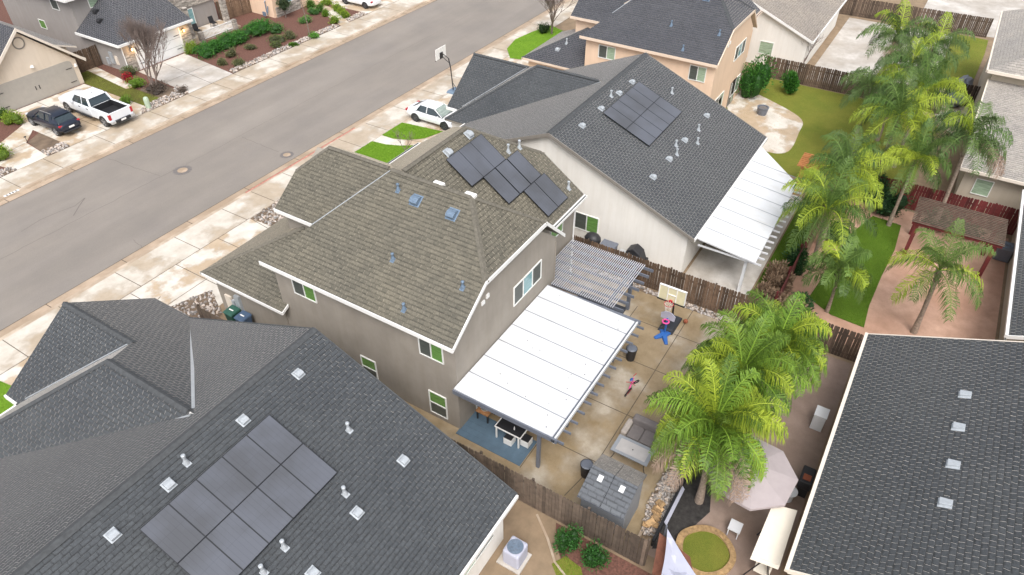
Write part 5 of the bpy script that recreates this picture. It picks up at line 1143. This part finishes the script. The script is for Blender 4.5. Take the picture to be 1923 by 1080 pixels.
# ------------------------------------------------------------------ vehicles
def loft(b,secs,m=0,capends=True,c=(1,1,1)):
    n=len(secs[0]); vs=[p for s in secs for p in s]; fs=[]
    for i in range(len(secs)-1):
        for k in range(n): fs.append([i*n+k,i*n+(k+1)%n,(i+1)*n+(k+1)%n,(i+1)*n+k])
    if capends: fs += [list(range(n))[::-1],[(len(secs)-1)*n+k for k in range(n)]]
    b.mesh(vs,fs,m,c)
def sec(x,zb,zs,zt,wb,wm,wt):   # closed ring of ten points across the car
    return [(x,-wb,zb),(x,-wm,zb+.16),(x,-wm,zs-.08),(x,-(wm+wt)/2,zs+.01),(x,-wt*.6,zt),(x,wt*.6,zt),(x,(wm+wt)/2,zs+.01),(x,wm,zs-.08),(x,wm,zb+.16),(x,wb,zb)]
def wheels(t,xs,w,r,rim='rim'):
    for x in xs:
        for sd in (-1,1):
            b=MB(); y=sd*(w-.11)
            prof=[(-.11,r*.72),(-.11,r*.95),(-.07,r),(.07,r),(.11,r*.95),(.11,r*.72)]; n=22; vs=[];fs=[]
            for (yy,rr) in prof:
                for k in range(n): a=2*math.pi*k/n; vs.append((x+rr*math.cos(a),y+yy,r+rr*math.sin(a)))
            for i in range(len(prof)-1):
                for k in range(n): fs.append([i*n+k,(i+1)*n+k,(i+1)*n+(k+1)%n,i*n+(k+1)%n])
            fs += [list(range(n)),[(len(prof)-1)*n+k for k in range(n)][::-1]]
            b.mesh(vs,fs); wo_=b.build('wheel',M['rubber'],t,local=True)
            b=MB(); yo=y+sd*.112
            for k in range(5):
                a=2*math.pi*k/5+.3; ca,sa=math.cos(a),math.sin(a)
                P=lambda rr,tt,yy:(x+rr*ca-tt*sa,yy,r+rr*sa+tt*ca)
                q=[P(.03,-.04,yo),P(r*.68,-.05,yo),P(r*.68,.05,yo),P(.03,.04,yo)]; q2=[(p[0],p[1]+sd*.012,p[2]) for p in q]
                b.hexa(q,q2)
            b.ring((x,yo,r),r*.68,.015,(0,1,0),22,4); b.ring((x,yo,r),.05,.02,(0,1,0),10,4); b.build('rim',M[rim],wo_,local=True)
def archs(b,xs,w,r,sides=(-1,1)):
    for x in xs:
        for sd in sides:
            n=18; y0,y1=sd*(w-.28),sd*(w+.006)
            R1=r*1.17; pts=[(x+R1*math.cos(math.pi*k/n),max(r+R1*math.sin(math.pi*k/n),.0)) for k in range(n+1)]
            lo=[(p[0],y0,p[1]) for p in pts]+[(x-R1,y0,r*.55),(x+R1,y0,r*.55)]; hi=[(p[0],y1,p[1]) for p in pts]+[(x-R1,y1,r*.55),(x+R1,y1,r*.55)]
            b.hexa(lo,hi) if sd>0 else b.hexa(hi,lo)
def car_common(t,paintm,body,glassSecs,roofSecs,pillars,W,r,wx,rim,wind='cglass'):
    b=MB(); loft(b,body); b.build('body',paintm,t,local=True,smooth=True,subsurf=2)
    b=MB(); loft(b,glassSecs); b.build('windows',M[wind],t,local=True,smooth=False,bevel=.03)
    b=MB(); loft(b,roofSecs); b.build('roof',paintm,t,local=True,smooth=True,bevel=.02)
    b=MB()
    for (p,q) in pillars: b.tube([p,q],.035,5)
    b.buildp('pillar',paintm,t,local=True)
    for s_ in (-1,1):
        q=[(-1.2,s_*(glassSecs[2][3][1]+.12),.95),(-.98,s_*(glassSecs[2][2][1]+.02),glassSecs[2][1][2]-.03),(-1.35,s_*(glassSecs[2][2][1]-.0),glassSecs[2][1][2]-.12),(glassSecs[3][0][0]+.02,s_*(glassSecs[3][3][1]+.015),.98)]
        b=MB(); b.hexa(q,[(a,c_+s_*.02,d) for a,c_,d in q]); b.build('rear_quarter',paintm,t,local=True)
    for x_ in wx:
        for s_ in (-1,1):
            b=MB(); archs(b,(x_,),W,r,(s_,)); b.build('wheel_arch',M['black'],t,local=True)
    wheels(t,wx,W,r,rim)
def gs(x,zb,wb,zt,wt): return [(x,-wb,zb),(x,-wt,zt),(x,wt,zt),(x,wb,zb)]
# white pickup
def pickup():
    t=thing('pickup_truck','white crew-cab pickup with empty black bed parked on the driveway','pickup truck',(26.15,54.1,.01),R(90))
    W=.97; P=M['pWhite']
    body=[sec(3.25,.45,.95,1.02,.8,.86,.8),sec(3.1,.42,1.02,1.14,.9,.96,.86),sec(2.3,.42,1.08,1.24,.92,.98,.88),sec(1.25,.42,1.14,1.28,.92,.98,.88),sec(1.1,.42,1.16,1.26,.92,.98,.9),sec(-.9,.42,1.16,1.24,.92,.98,.9),sec(-1.05,.42,1.16,1.22,.92,.98,.9)]
    b=MB(); loft(b,body); b.build('body',P,t,local=True,smooth=True,bevel=.02)
    b=MB(); loft(b,[gs(1.35,1.22,.86,1.24,.84),gs(.75,1.22,.9,1.78,.74),gs(-.75,1.22,.9,1.80,.74),gs(-1.04,1.22,.88,1.26,.84)]); b.build('windows',M['cglass'],t,local=True)
    b=MB(); loft(b,[gs(.88,1.735,.75,1.76,.7),gs(.6,1.77,.765,1.86,.68),gs(-.6,1.79,.765,1.88,.68),gs(-.86,1.745,.75,1.77,.7)]); b.build('roof',P,t,local=True,bevel=.02)
    b=MB()
    for s_ in (-1,1):
        b.tube([(1.33,s_*.88,1.22),(.8,s_*.755,1.77)],.045,5); b.tube([(-1.04,s_*.88,1.22),(-.8,s_*.755,1.77)],.075,5); b.tube([(-.02,s_*.9,1.22),(-.02,s_*.75,1.79)],.03,5)
    b.buildp('pillar',P,t,local=True)
    # bed
    for s_ in (-1,1): b=MB(); y0,y1=sorted((s_*.80,s_*.975)); b.box(-3.2,-1.05,y0,y1,.5,1.24); b.build('bed_side',P,t,local=True,bevel=.03)
    b=MB(); b.box(-3.3,-3.2,-.95,.95,.55,1.24); b.build('tailgate',P,t,local=True,bevel=.03)
    b=MB(); b.box(-3.19,-1.06,-.8,.8,.7,.76); b.box(-1.12,-1.062,-.8,.8,.76,1.2); 
    for s_ in (-1,1): y0,y1=sorted((s_*.78,s_*.803)); b.box(-3.19,-1.06,y0,y1,.76,1.2)
    b.box(-3.2,-3.17,-.8,.8,.76,1.2); b.build('bed_liner',M['black'],t,local=True)
    b=MB(); b.box(-3.42,-3.2,-.95,.95,.42,.62); b.box(3.1,3.35,-.86,.86,.42,.6); b.build('bumper',M['black'],t,local=True,bevel=.03)
    for s_ in (-1,1):
        b=MB(); b.box(-3.44,-3.25,s_*.8-.17,s_*.8+.17,.44,.63); b.build('bumper_corner',M['metal'],t,local=True,bevel=.02)
        b=MB(); b.box(-3.32,-3.18,s_*.89-.085,s_*.89+.09,.75,1.15); b.build('taillight',M['red'],t,local=True)
        b=MB(); b.obox(1.05,s_*1.07,1.27,.16,.22,.2); b.build('mirror',P,t,local=True,bevel=.02)
        b=MB(); b.box(-.9,1.2,s_*1.0-.07,s_*1.0+.07,.38,.43); b.build('running_board',M['black'],t,local=True)
        b=MB(); b.box(.2,.4,s_*.985-.02,s_*.985+.02,1.0,1.05); b.box(-.75,-.55,s_*.985-.02,s_*.985+.02,1.0,1.05); b.build('door_handle',M['black'],t,local=True)
        b=MB(); b.box(3.08,3.28,s_*.72-.16,s_*.72+.16,.82,.98); b.build('headlight',M['lamp'],t,local=True)
    b=MB(); b.box(-3.45,-3.425,-.2,.2,.47,.60); b.build('number_plate',M['trim'],t,local=True)
    b=MB(); b.tube([(-.3,0,1.86),(-.38,0,1.96)],.02,6); b.build('antenna',M['black'],t,local=True)
    for x_ in (2.25,-2.35):
        for s_ in (-1,1): b=MB(); archs(b,(x_,),.985,.41,(s_,)); b.build('wheel_arch',M['black'],t,local=True)
    wheels(t,(2.25,-2.35),.98,.41,'rim'); return t
pickup()
def suv():
    t=thing('suv','dark navy compact crossover parked left of the white pickup','car',(23.25,55.0,.01),R(90)); W=.86; P=M['pNavy']
    body=[sec(2.45,.35,.62,.72,.55,.62,.5),sec(2.3,.28,.72,.88,.72,.80,.68),sec(1.6,.28,.82,.98,.80,.86,.74),sec(.9,.28,.88,1.02,.82,.87,.76),sec(0,.28,.9,1.02,.82,.87,.78),sec(-1.2,.28,.92,1.04,.82,.87,.78),sec(-1.9,.3,.95,1.06,.8,.86,.74),sec(-2.25,.36,.9,1.0,.72,.80,.66),sec(-2.38,.42,.8,.88,.62,.70,.5)]
    g=[gs(.95,.98,.74,1.0,.72),gs(.25,.98,.77,1.42,.60),gs(-1.3,.98,.77,1.46,.58),gs(-2.05,.98,.70,1.02,.64)]
    rf=[gs(.38,1.36,.62,1.38,.58),gs(.0,1.43,.62,1.49,.52),gs(-1.2,1.45,.60,1.52,.50),gs(-1.6,1.36,.60,1.40,.52)]
    pl=[]
    for s_ in (-1,1): pl+= [((.93,s_*.75,.99),(.28,s_*.61,1.41)),((-.45,s_*.78,1.0),(-.45,s_*.62,1.45)),((-2.0,s_*.70,1.0),(-1.45,s_*.59,1.42)),((-1.35,s_*.77,1.0),(-1.3,s_*.6,1.45))]
    car_common(t,P,body,g,rf,pl,W,.34,(1.62,-1.5),'rim')
    for s_ in (-1,1):
        b=MB(); b.tube([(.1,s_*.58,1.53),(-1.3,s_*.55,1.56)],.018,6); b.build('roof_rail',M['metal'],t,local=True)
        b=MB(); b.obox(-2.2,s_*.68,.86,.16,.26,.12); b.build('taillight',M['red'],t,local=True,bevel=.02)
        b=MB(); b.obox(.75,s_*.93,1.03,.14,.2,.14); b.build('mirror',P,t,local=True,bevel=.03)
        b=MB(); b.obox(2.28,s_*.62,.72,.2,.22,.12); b.build('headlight',M['lamp'],t,local=True,bevel=.02)
    b=MB(); b.box(-2.42,-2.39,-.2,.2,.62,.75); b.build('number_plate',M['trim'],t,local=True)
    b=MB(); b.box(-2.45,-2.2,-.66,.66,.34,.46); b.build('bumper',M['black'],t,local=True,bevel=.03); return t
suv()
def sedan(loc,rz,label,name='sedan'):
    t=thing(name,label,'car',loc,rz); W=.88; P=M['pWhite']
    body=[sec(2.35,.3,.5,.58,.55,.66,.5),sec(2.2,.24,.6,.72,.72,.82,.66),sec(1.5,.22,.7,.86,.82,.88,.74),sec(.9,.22,.78,.92,.83,.89,.76),sec(0,.22,.82,.94,.83,.89,.78),sec(-1.1,.22,.84,.96,.83,.89,.78),sec(-1.8,.24,.84,.96,.8,.87,.74),sec(-2.2,.3,.82,.94,.72,.80,.66),sec(-2.32,.36,.74,.82,.62,.72,.5)]
    g=[gs(1.15,.9,.74,.92,.72),gs(.35,.9,.77,1.33,.58),gs(-.9,.9,.77,1.35,.56),gs(-1.9,.92,.66,.96,.58)]
    rf=[gs(.5,1.28,.60,1.29,.56),gs(.15,1.34,.60,1.40,.50),gs(-.8,1.35,.58,1.42,.48),gs(-1.35,1.20,.56,1.23,.50)]
    pl=[]
    for s_ in (-1,1): pl+= [((1.13,s_*.75,.91),(.38,s_*.59,1.32)),((-.3,s_*.78,.92),(-.3,s_*.60,1.35)),((-1.85,s_*.66,.95),(-1.1,s_*.57,1.29))]
    car_common(t,P,body,g,rf,pl,W,.33,(1.38,-1.34),'rimD','cglass')
    b=MB(); b.hexa([(1.13,-.68,.935),(1.13,.68,.935),(.42,.54,1.335),(.42,-.54,1.335)],[(1.145,-.68,.945),(1.145,.68,.945),(.435,.54,1.345),(.435,-.54,1.345)]); b.build('windscreen',M['cglassL'],t,local=True)
    for s_ in (-1,1):
        b=MB(); b.obox(-2.2,s_*.7,.78,.16,.26,.14); b.build('taillight',M['red'],t,local=True,bevel=.02)
        b=MB(); b.obox(.85,s_*.95,.95,.14,.18,.12); b.build('mirror',P,t,local=True,bevel=.03)
        b=MB(); b.obox(2.12,s_*.62,.64,.3,.3,.1); b.build('headlight',M['black'],t,local=True,bevel=.02)
    b=MB(); b.box(2.25,2.37,-.45,.45,.34,.44); b.build('grille',M['black'],t,local=True,bevel=.02); return t
sedan((39.05,31.0,.02),R(-90),'white sedan parked nose-in on the near driveway')
sedan((56.5,53.8,.01),R(90),'white sedan at the top edge beyond the stepped garden path')
sedan((60.2,53.9,.01),R(90),'white car cut by the top edge, furthest right beyond the street')

# ------------------------------------------------------------------ plants
def bush_mesh(rx,ry,rz,n,leaf,c0,c1,core=True,seed=1,upright=0.0):
    q=random.Random(seed); b=MB()
    lobes=[(q.uniform(-.5,.5),q.uniform(-.5,.5),q.uniform(.1,.75),q.uniform(.45,.7)) for _ in range(9)]
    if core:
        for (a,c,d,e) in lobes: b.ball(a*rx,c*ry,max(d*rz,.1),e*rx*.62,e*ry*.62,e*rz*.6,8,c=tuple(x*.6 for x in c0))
    for _ in range(n):
        a,c,d,e=q.choice(lobes); th=q.uniform(0,6.283); ph=math.acos(q.uniform(-.25,1)); k=q.uniform(.75,1.08)
        nrm=Vector((math.sin(ph)*math.cos(th),math.sin(ph)*math.sin(th),math.cos(ph)))
        p=Vector((a*rx+nrm.x*e*rx*k,c*ry+nrm.y*e*ry*k,max(.04,d*rz+nrm.z*e*rz*k)))
        d1=(nrm+Vector((q.uniform(-.7,.7),q.uniform(-.7,.7),q.uniform(-.3,.7)+upright))).normalized(); d2=d1.cross(Vector((q.uniform(-1,1),q.uniform(-1,1),q.uniform(-1,1)))).normalized()
        l=leaf*q.uniform(.7,1.4); w=l*.38; t=q.random(); cc=tuple(c0[i]*(1-t)+c1[i]*t for i in range(3))
        b.face([p-d2*w*.5,p+d1*l*.5-d2*w*.55,p+d1*l,p+d1*l*.5+d2*w*.55],c=cc)
    return b
def bush(name,label,x,y,rx,ry,rz,c0,c1,n=900,leaf=.11,cat='shrub',group=None,seed=None,upright=0.0,z=0):
    t=thing(name,label,cat,(x,y,z),group=group)
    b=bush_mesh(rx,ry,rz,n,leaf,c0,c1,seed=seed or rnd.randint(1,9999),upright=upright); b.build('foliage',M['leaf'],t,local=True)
    b=MB(); b.tube([(0,0,0),(0.02,0,rz*.5)],[.05,.02],5); b.build('stem',M['bark'],t,local=True); return t
G1,G2=(.05,.12,.012),(.12,.25,.03); Y1,Y2=(.14,.24,.02),(.30,.40,.04); O1,O2=(.10,.11,.05),(.20,.21,.09)
def at(px,py): p=Gp(px,py,0); return p.x,p.y
hg='low green junipers along the porch bed'
for i,(px,py,rx,ry,rz,lab) in enumerate(((392,103,1.3,1.2,.8,'green juniper mound at the left end of the porch hedge'),(410,95,1.3,1.1,.85,'green juniper mound second from the porch hedge left end'),(432,85,1.35,1.2,.85,'green juniper mound in the middle of the porch hedge'),(455,77,1.3,1.1,.8,'green juniper mound right of the hedge middle'),(478,66,1.3,1.2,.8,'green juniper mound near the right end of the porch hedge'),(493,56,1.1,1.1,.75,'green juniper mound at the far right end of the hedge'))):
    x,y=at(px,py); bush('juniper_shrub',lab,x,y,rx,ry,rz,(.035,.13,.02),(.08,.25,.04),1600,.14,group=hg,seed=i+11)
for (px,py,r,h_,c0,c1,lab) in ((360,101,.65,.85,Y1,Y2,'clipped yellow-green box shrub at the garage door corner'),(433,106,.55,.6,O1,O2,'small olive round shrub at the left of the mulch bed'),(448,122,.5,.45,O1,O2,'low olive shrub nearest the driveway edge'),(419,121,.4,.4,O1,O2,'smallest olive shrub beside the white driveway'),(470,92,.5,.4,O1,O2,'brownish round shrub in open mulch'),(521,60,1.0,.7,(.05,.14,.03),(.11,.26,.05),'broad green round shrub beyond the hedge end'),(522,78,.85,.6,O1,(.14,.22,.05),'clipped oblong shrub in the middle of the mulch'),(545,72,.6,.6,O1,O2,'brownish clipped shrub beside the oblong one'),(519,88,.45,.4,O1,(.14,.2,.05),'small shrub in front of the oblong clipped one'),(550,86,.4,.25,G1,G2,'sparse green plant near the rock border'),
    (592,70,.6,.4,(.09,.25,.03),(.16,.4,.06),'bright green leafy clump beside the slim tree'),(571,42,.7,.5,(.08,.2,.04),(.16,.34,.08),'loose light green clump below the stone wainscot'),(590,27,.6,.5,(.06,.16,.04),(.12,.28,.06),'light green clump right of the stone wainscot'),(585,14,.5,.7,G1,G2,'dark green shrub at the peach house wall'),(600,22,.5,.6,G1,G2,'green shrub left of the stepped path'),(613,30,.4,.5,Y1,G2,'small green shrub at the bend of the stepped path'),(629,44,.5,.6,Y1,Y2,'yellow-green shrub at the foot of the stepped path'),(632,20,.5,.6,Y1,Y2,'yellow-green shrub right of the path, furthest back'),(640,26,.5,.6,Y1,Y2,'yellow-green shrub right of the path, middle of three'),(649,33,.5,.6,Y1,Y2,'yellow-green shrub right of the path, nearest the street'),(613,8,.7,.5,Y1,Y2,'yellow-green hedge at the top edge by the path'),
    (30,232,.85,.8,Y1,Y2,'yellow-green shrub left of the navy crossover'),(5,220,.6,.6,G1,G2,'dark green shrub behind the yellow-green one by the tan garage'),(5,300,.9,.9,Y1,Y2,'bright green shrub at the left frame edge'),(238,195,.55,.5,Y1,G2,'small light green shrub beside the white pickup'),(245,140,.65,.6,O1,(.14,.22,.06),'grey-green shrub at the grey garage corner'),(257,163,.8,.6,Y1,(.2,.36,.04),'lime green shrub under the bare tree'),
    (1021,62,.7,1.0,(.02,.05,.01),(.05,.1,.02),'dark round shrub on the peach house lawn')):
    x,y=at(px,py); bush('garden_shrub',lab,x,y,r,r,h_,c0,c1,700,.11)
x,y=at(243,155); bush('red_shrub','small red-leaved shrub beside the side path',x,y,.45,.45,.6,(.25,.01,.02),(.5,.03,.04),500,.1)
x,y=at(295,172); bush('dry_shrub','brown dry twiggy shrub at the foot of the bare tree',x,y,1.0,.9,.6,(.10,.075,.06),(.2,.16,.13),900,.13)
x,y=at(345,172); bush('dry_shrub','grey-brown dry shrub by the white driveway corner',x,y,.6,.4,.3,(.12,.09,.07),(.22,.18,.15),400,.1)
bush('garden_shrub','round dark green shrub left of the pair by the fence foot',13.2,5.75,.55,.55,1.0,(.03,.10,.02),(.06,.2,.04),900,.1)
bush('garden_shrub','round dark green shrub right of the pair in red mulch',13.25,4.5,.5,.5,.95,(.03,.10,.02),(.06,.2,.04),900,.1)
for (px,py,r,h_,lab) in ((1410,182,1.3,2.6,'tall dark green shrub at the peach house rear corner'),(1480,175,.6,1.4,'dark narrow shrub against the garden fence')):
    x,y=at(px,py); bush('garden_shrub',lab,x,y,r,r,h_,(.03,.12,.015),(.07,.22,.03),1600,.2)
for (px,py,r,h_,lab) in ((1487,505,.8,1.2,'dark green shrub at the fence end of the turf'),(1505,585,.7,.9,'rounded green shrub beside the maroon fence'),(1660,400,1.2,1.5,'large dark green shrub beyond the turf tip'),(1640,380,1.0,1.6,'dark green shrub behind the turf tip'),(1760,425,.9,.7,'grey-green low shrub under the pergola left side'),(1810,440,.9,.7,'grey-green low shrub under the pergola right side'),(1566,450,.9,.8,'teal-green shrub left of the turf')):
    x,y=at(px,py); bush('garden_shrub',lab,x,y,r,r,h_,(.02,.07,.02),(.06,.15,.05),1000,.15)
for (px,py,lab) in ((1430,580,'dry brown brush behind the palm by the fence'),(1455,545,'dry brown brush at the cream house fence end'),(1480,600,'dry brown brush beside the rear fence')):
    x,y=at(px,py); bush('dry_brush',lab,x,y,.9,.8,1.1,(.16,.10,.06),(.36,.26,.18),1400,.2,upright=.6)

def bare_tree(name,label,x,y,h,spread,seed,col_=(1,1,1),levels=4,r0=.09,z=0,stems=1,cat='tree'):
    q=random.Random(seed); t=thing(name,label,cat,(x,y,z)); tr=MB(); br=MB()
    def grow(b,p,d,L,r,lv):
        pts=[p]; dd=d.copy(); n=3
        for i in range(n):
            dd=(dd+Vector((q.uniform(-.18,.18),q.uniform(-.18,.18),q.uniform(-.02,.16)))).normalized(); pts.append(pts[-1]+dd*L/n)
        b.tube(pts,[r*(1-.18*i) for i in range(n+1)],5 if lv>2 else 3,caps=False)
        if lv<=0: return
        k=q.choice((3,4,4,5)) if lv>1 else q.choice((2,3))
        for i in range(k):
            a=q.uniform(0,6.283); base=pts[q.choice((2,3,3))] if lv<levels else pts[-1]-dd*q.uniform(0,L*.35)
            s_=q.uniform(.28,.62)*spread; side=Vector((math.cos(a),math.sin(a),0))
            nd=(dd*(1)+side*s_+Vector((0,0,.15))).normalized(); grow(br,base,nd,L*q.uniform(.62,.82),max(r*.55,.008),lv-1)
    for s_ in range(stems):
        a=2*math.pi*s_/max(stems,1); d=Vector((math.cos(a)*.35*(stems>1),math.sin(a)*.35*(stems>1),1)).normalized()
        grow(tr,Vector((0,0,0)),d,h*.34,r0,levels)
    tr.build('trunk',M['bark'],t,local=True); br.build('crown',M['bark'],t,local=True); return t
bare_tree('bare_tree','leafless tree with upright grey branches before the white garage door',31.3,53.9,5.8,.8,5,levels=5,r0=.10,stems=4)
bare_tree('bare_tree','small leafless tree standing in the bright green lawn',33.4,29.6,2.4,1.1,9,levels=4,r0=.05)
bare_tree('bare_sapling','tiny leafless sapling beside the taupe house roof tip',29.7,33.3,1.8,.9,12,levels=3,r0=.025)
x,y=at(1036,64); bare_tree('bare_tree','leafless brown tree at the top before the peach house',x,y,5.2,1.1,21,levels=5,r0=.1,stems=2)
bare_tree('bare_tree','leafless pinkish tree by the fence behind the white-walled house',63.2,9.6,3.6,1.2,33,levels=4,r0=.07)
b=None
t=thing('slim_tree','slim pale-stemmed young tree in the mulch by the rock border','tree',(46.6,51.5,0))
b=MB(); b.tube([(0,0,0),(.05,.1,1.5),(-.1,.2,3.4),(-.1,.2,5)],[.05,.045,.035,.01],6); b.build('trunk',M['bark'],t,local=True)
b=MB(); q=random.Random(3)
for i in range(160):
    zz=q.uniform(.4,4.8); a=q.uniform(0,6.28); rr=q.uniform(.03,.3); p=Vector((rr*math.cos(a),rr*math.sin(a)+.1,zz)); b.face([p,p+Vector((.05,.03,.03)),p+Vector((.09,0,.09)),p+Vector((.02,-.03,.05))],c=(.14,.18,.06))
b.build('crown',M['leaf'],t,local=True)
def leafy_tree(name,label,x,y,h,cr,c0,c1,seed,n=1500):
    t=thing(name,label,'tree',(x,y,0)); b=MB(); b.tube([(0,0,0),(.03,0,h*.5),(0,.03,h*.8)],[.06,.05,.02],6); b.build('trunk',M['bark'],t,local=True)
    b=bush_mesh(cr,cr,cr*1.3,n,.14,c0,c1,seed=seed); 
    for v in b.v: v.z+=h*.4
    b.build('crown',M['leaf'],t,local=True); return t
x,y=at(537,33); leafy_tree('small_tree','small lollipop tree at the stone wainscot corner',x,y,2.3,.65,(.04,.07,.03),(.1,.14,.06),4)

# palms --------------------------------------------------
def frond(b,az,el,L,droop,c0,c1,q,leafl=.74,nl=58):
    d=Vector((math.cos(az)*math.cos(el),math.sin(az)*math.cos(el),math.sin(el))); p=Vector((0,0,0)); pts=[p.copy()]; n=12; dirs=[d.copy()]
    for i in range(n):
        d=(d+Vector((0,0,-droop*(.25+1.1*(i/n)**1.3)/n*2.2))).normalized(); p=p+d*L/n; pts.append(p.copy()); dirs.append(d.copy())
    b.tube(pts,[.03*(1-.85*i/n) for i in range(n+1)],4,c=tuple(x*1.15 for x in c1),caps=False)
    side=Vector((-math.sin(az),math.cos(az),0))
    tone=q.uniform(0,1)
    for k in range(nl):
        t=.12+.88*(k+q.uniform(-.3,.3))/nl; t=min(max(t,.1),.995); f=t*n; i=min(int(f),n-1); P0=pts[i].lerp(pts[i+1],f-i); D=dirs[i]
        ll=leafl*(.35+1.0*math.sin(math.pi*min(1,t*.85+.12)))*q.uniform(.85,1.12)*.8
        for s_ in (-1,1):
            fw=D*q.uniform(.25,.9)+side*s_*q.uniform(.6,1.05)+Vector((0,0,q.uniform(-.35,.45))); fw.normalize()
            m1=P0+fw*ll*.5; e=m1+(fw*.6+Vector((0,0,-q.uniform(.8,1.9)))).normalized()*ll*.7
            w=D.normalized()*.019; cc=q.random()*.5+tone*.5; c=tuple(c0[j]*(1-cc)+c1[j]*cc for j in range(3))
            b.face([P0-w*.5,P0+w*.5,m1+w,m1-w],c=c); b.face([m1-w,m1+w,e],c=c)
def palm(name,label,x,y,h,L,nf,seed,c0,c1,lean=(0,0),dead=2,group=None,trunk_r=.14,yellow=.2):
    q=random.Random(seed); t=thing(name,label,'palm tree',(x,y,0),group=group)
    top=Vector((lean[0],lean[1],h))
    b=MB(); pts=[Vector((lean[0]*(i/10)**1.5,lean[1]*(i/10)**1.5,h*i/10)) for i in range(11)]
    b.tube(pts,[trunk_r*(1.35-.5*min(1,i/3)+.04*(i%2)) for i in range(11)],10); 
    for i in range(14): 
        a=q.uniform(0,6.28); z=h*q.uniform(.8,1.0); b.tube([Vector((lean[0]*z/h,lean[1]*z/h,z-.2)),Vector((lean[0]*z/h+math.cos(a)*.22,lean[1]*z/h+math.sin(a)*.22,z+.15))],[.05,.02],4)
    b.build('trunk',M['trunk'],t,local=True)
    b=MB()
    for i in range(nf):
        az=i*2.39996+q.uniform(-.2,.2); u=i/nf; el=R(78-88*u+q.uniform(-8,8)); dr=.95+.8*q.random()
        v_=q.uniform(.6,1.25)
        if q.random()<yellow: a0,a1=(.17,.26,.025),(.42,.50,.05)
        else: a0,a1=tuple(k*v_ for k in c0),tuple(k*v_ for k in c1)
        frond(b,az,el,L*q.uniform(.85,1.1),dr,a0,a1,q)
    for v in b.v: v+=top
    b.build('crown',M['palm'],t,local=True)
    if dead:
        b=MB()
        for i in range(dead):
            frond(b,q.uniform(2.4,4.4) if i else 2.9,R(8),L*1.05,1.25,(.22,.15,.11),(.42,.31,.24),q)
        for v in b.v: v+=top-Vector((0,0,.15))
        b.build('dry_frond',M['palm'],t,local=True)
    return t
PG1,PG2=(.055,.13,.018),(.23,.36,.045)
palm('queen_palm','nearest queen palm with a leaning trunk beside the gravel strip',17.85,2.15,4.3,2.85,50,101,PG1,PG2,(.35,.3),4,yellow=.3)
palm('queen_palm','queen palm in the middle of the three behind the patio',21.2,2.4,4.3,2.8,50,102,PG1,PG2,(.1,0),1,yellow=.4)
palm('queen_palm','queen palm at the right of the three, nearest the rear fence',24.2,1.7,3.9,2.65,46,103,PG1,PG2,(0,0),0,yellow=.35)
FG1,FG2=(.06,.13,.025),(.17,.26,.06)
pr=palm('queen_palm','queen palm on the pink patio before the dark-roofed house',33.1,-3.7,4.0,2.8,15,104,FG1,FG2,(0,.2),0,trunk_r=.13)
pm=palm('queen_palm','small queen palm at the near end of the turf',32.4,.45,3.3,1.9,16,105,FG1,FG2,(-.6,.1),0,trunk_r=.09)
pl_=palm('queen_palm','queen palm by the maroon fence left of the turf',35.6,2.1,4.6,3.0,26,106,FG1,FG2,(-1.0,.1),0,trunk_r=.12)
far=[(1588,325,5.0,'queen palm between the cedar arbor and the turf tip',1.0),(1830,262,6.0,'tall thin palm with yellowing fronds before the beige house',1.05),(1690,215,5.6,'large palm at the centre of the garden palm cluster',1.15),(1640,160,5.5,'palm at the left of the garden cluster',1.1),(1735,170,5.6,'palm at the right of the garden cluster',1.05),(1680,70,6.0,'palm at the top left of the far cluster',1.1),(1755,80,6.0,'palm at the top right of the far cluster',1.05),(1610,285,4.2,'short palm low in the garden cluster',.9),(1720,300,4.6,'palm standing behind the maroon fence',1.0),(1700,120,5.8,'yellow-tinged palm in the middle of the far cluster',1.0)]
srcs=[pl_,pr,pm]
pA=palm('queen_palm',far[2][3],0,0,5.6,3.1,26,110,FG1,FG2,(0,0),0,trunk_r=.13,yellow=.12)
p=Gp(far[2][0],far[2][1],5.6); pA.location=(p.x,p.y,0)
pB=palm('queen_palm',far[6][3],0,0,5.6,2.6,19,210,(.05,.115,.03),(.15,.22,.065),(.3,-.2),2,trunk_r=.12,yellow=.05)
p=Gp(far[6][0],far[6][1],5.9); pB.location=(p.x,p.y,0)
for i,(px,py,hh,lab,s_) in enumerate(far):
    if i in (2,6): continue
    p=Gp(px,py,hh); dup((pA,pB)[i%2],(p.x,p.y,0),i*1.3,lab,None,hh/5.6)
# green utility box, path lamp
t=thing('utility_pedestal','pale green utility pedestal at the sidewalk edge','utility box',(28.95,51.75,0)); b=MB(); b.lathe(28.95,51.75,[(.2,0),(.2,.75),(.17,.88),(.08,.93)],14); b.build('cabinet',plain('pale_green',(.45,.55,.42),.6,var=.08),t,smooth=False)
x,y=at(52,268); t=thing('path_light','small dark path light beside the bare soil','path light',(x,y,0)); b=MB(); b.tube([(x,y,0),(x,y,.45)],.02,6); b.build('stake',M['black'],t); b=MB(); b.lathe(x,y,[(.1,.45),(.03,.52)],10); b.build('lamp_shade',M['black'],t)
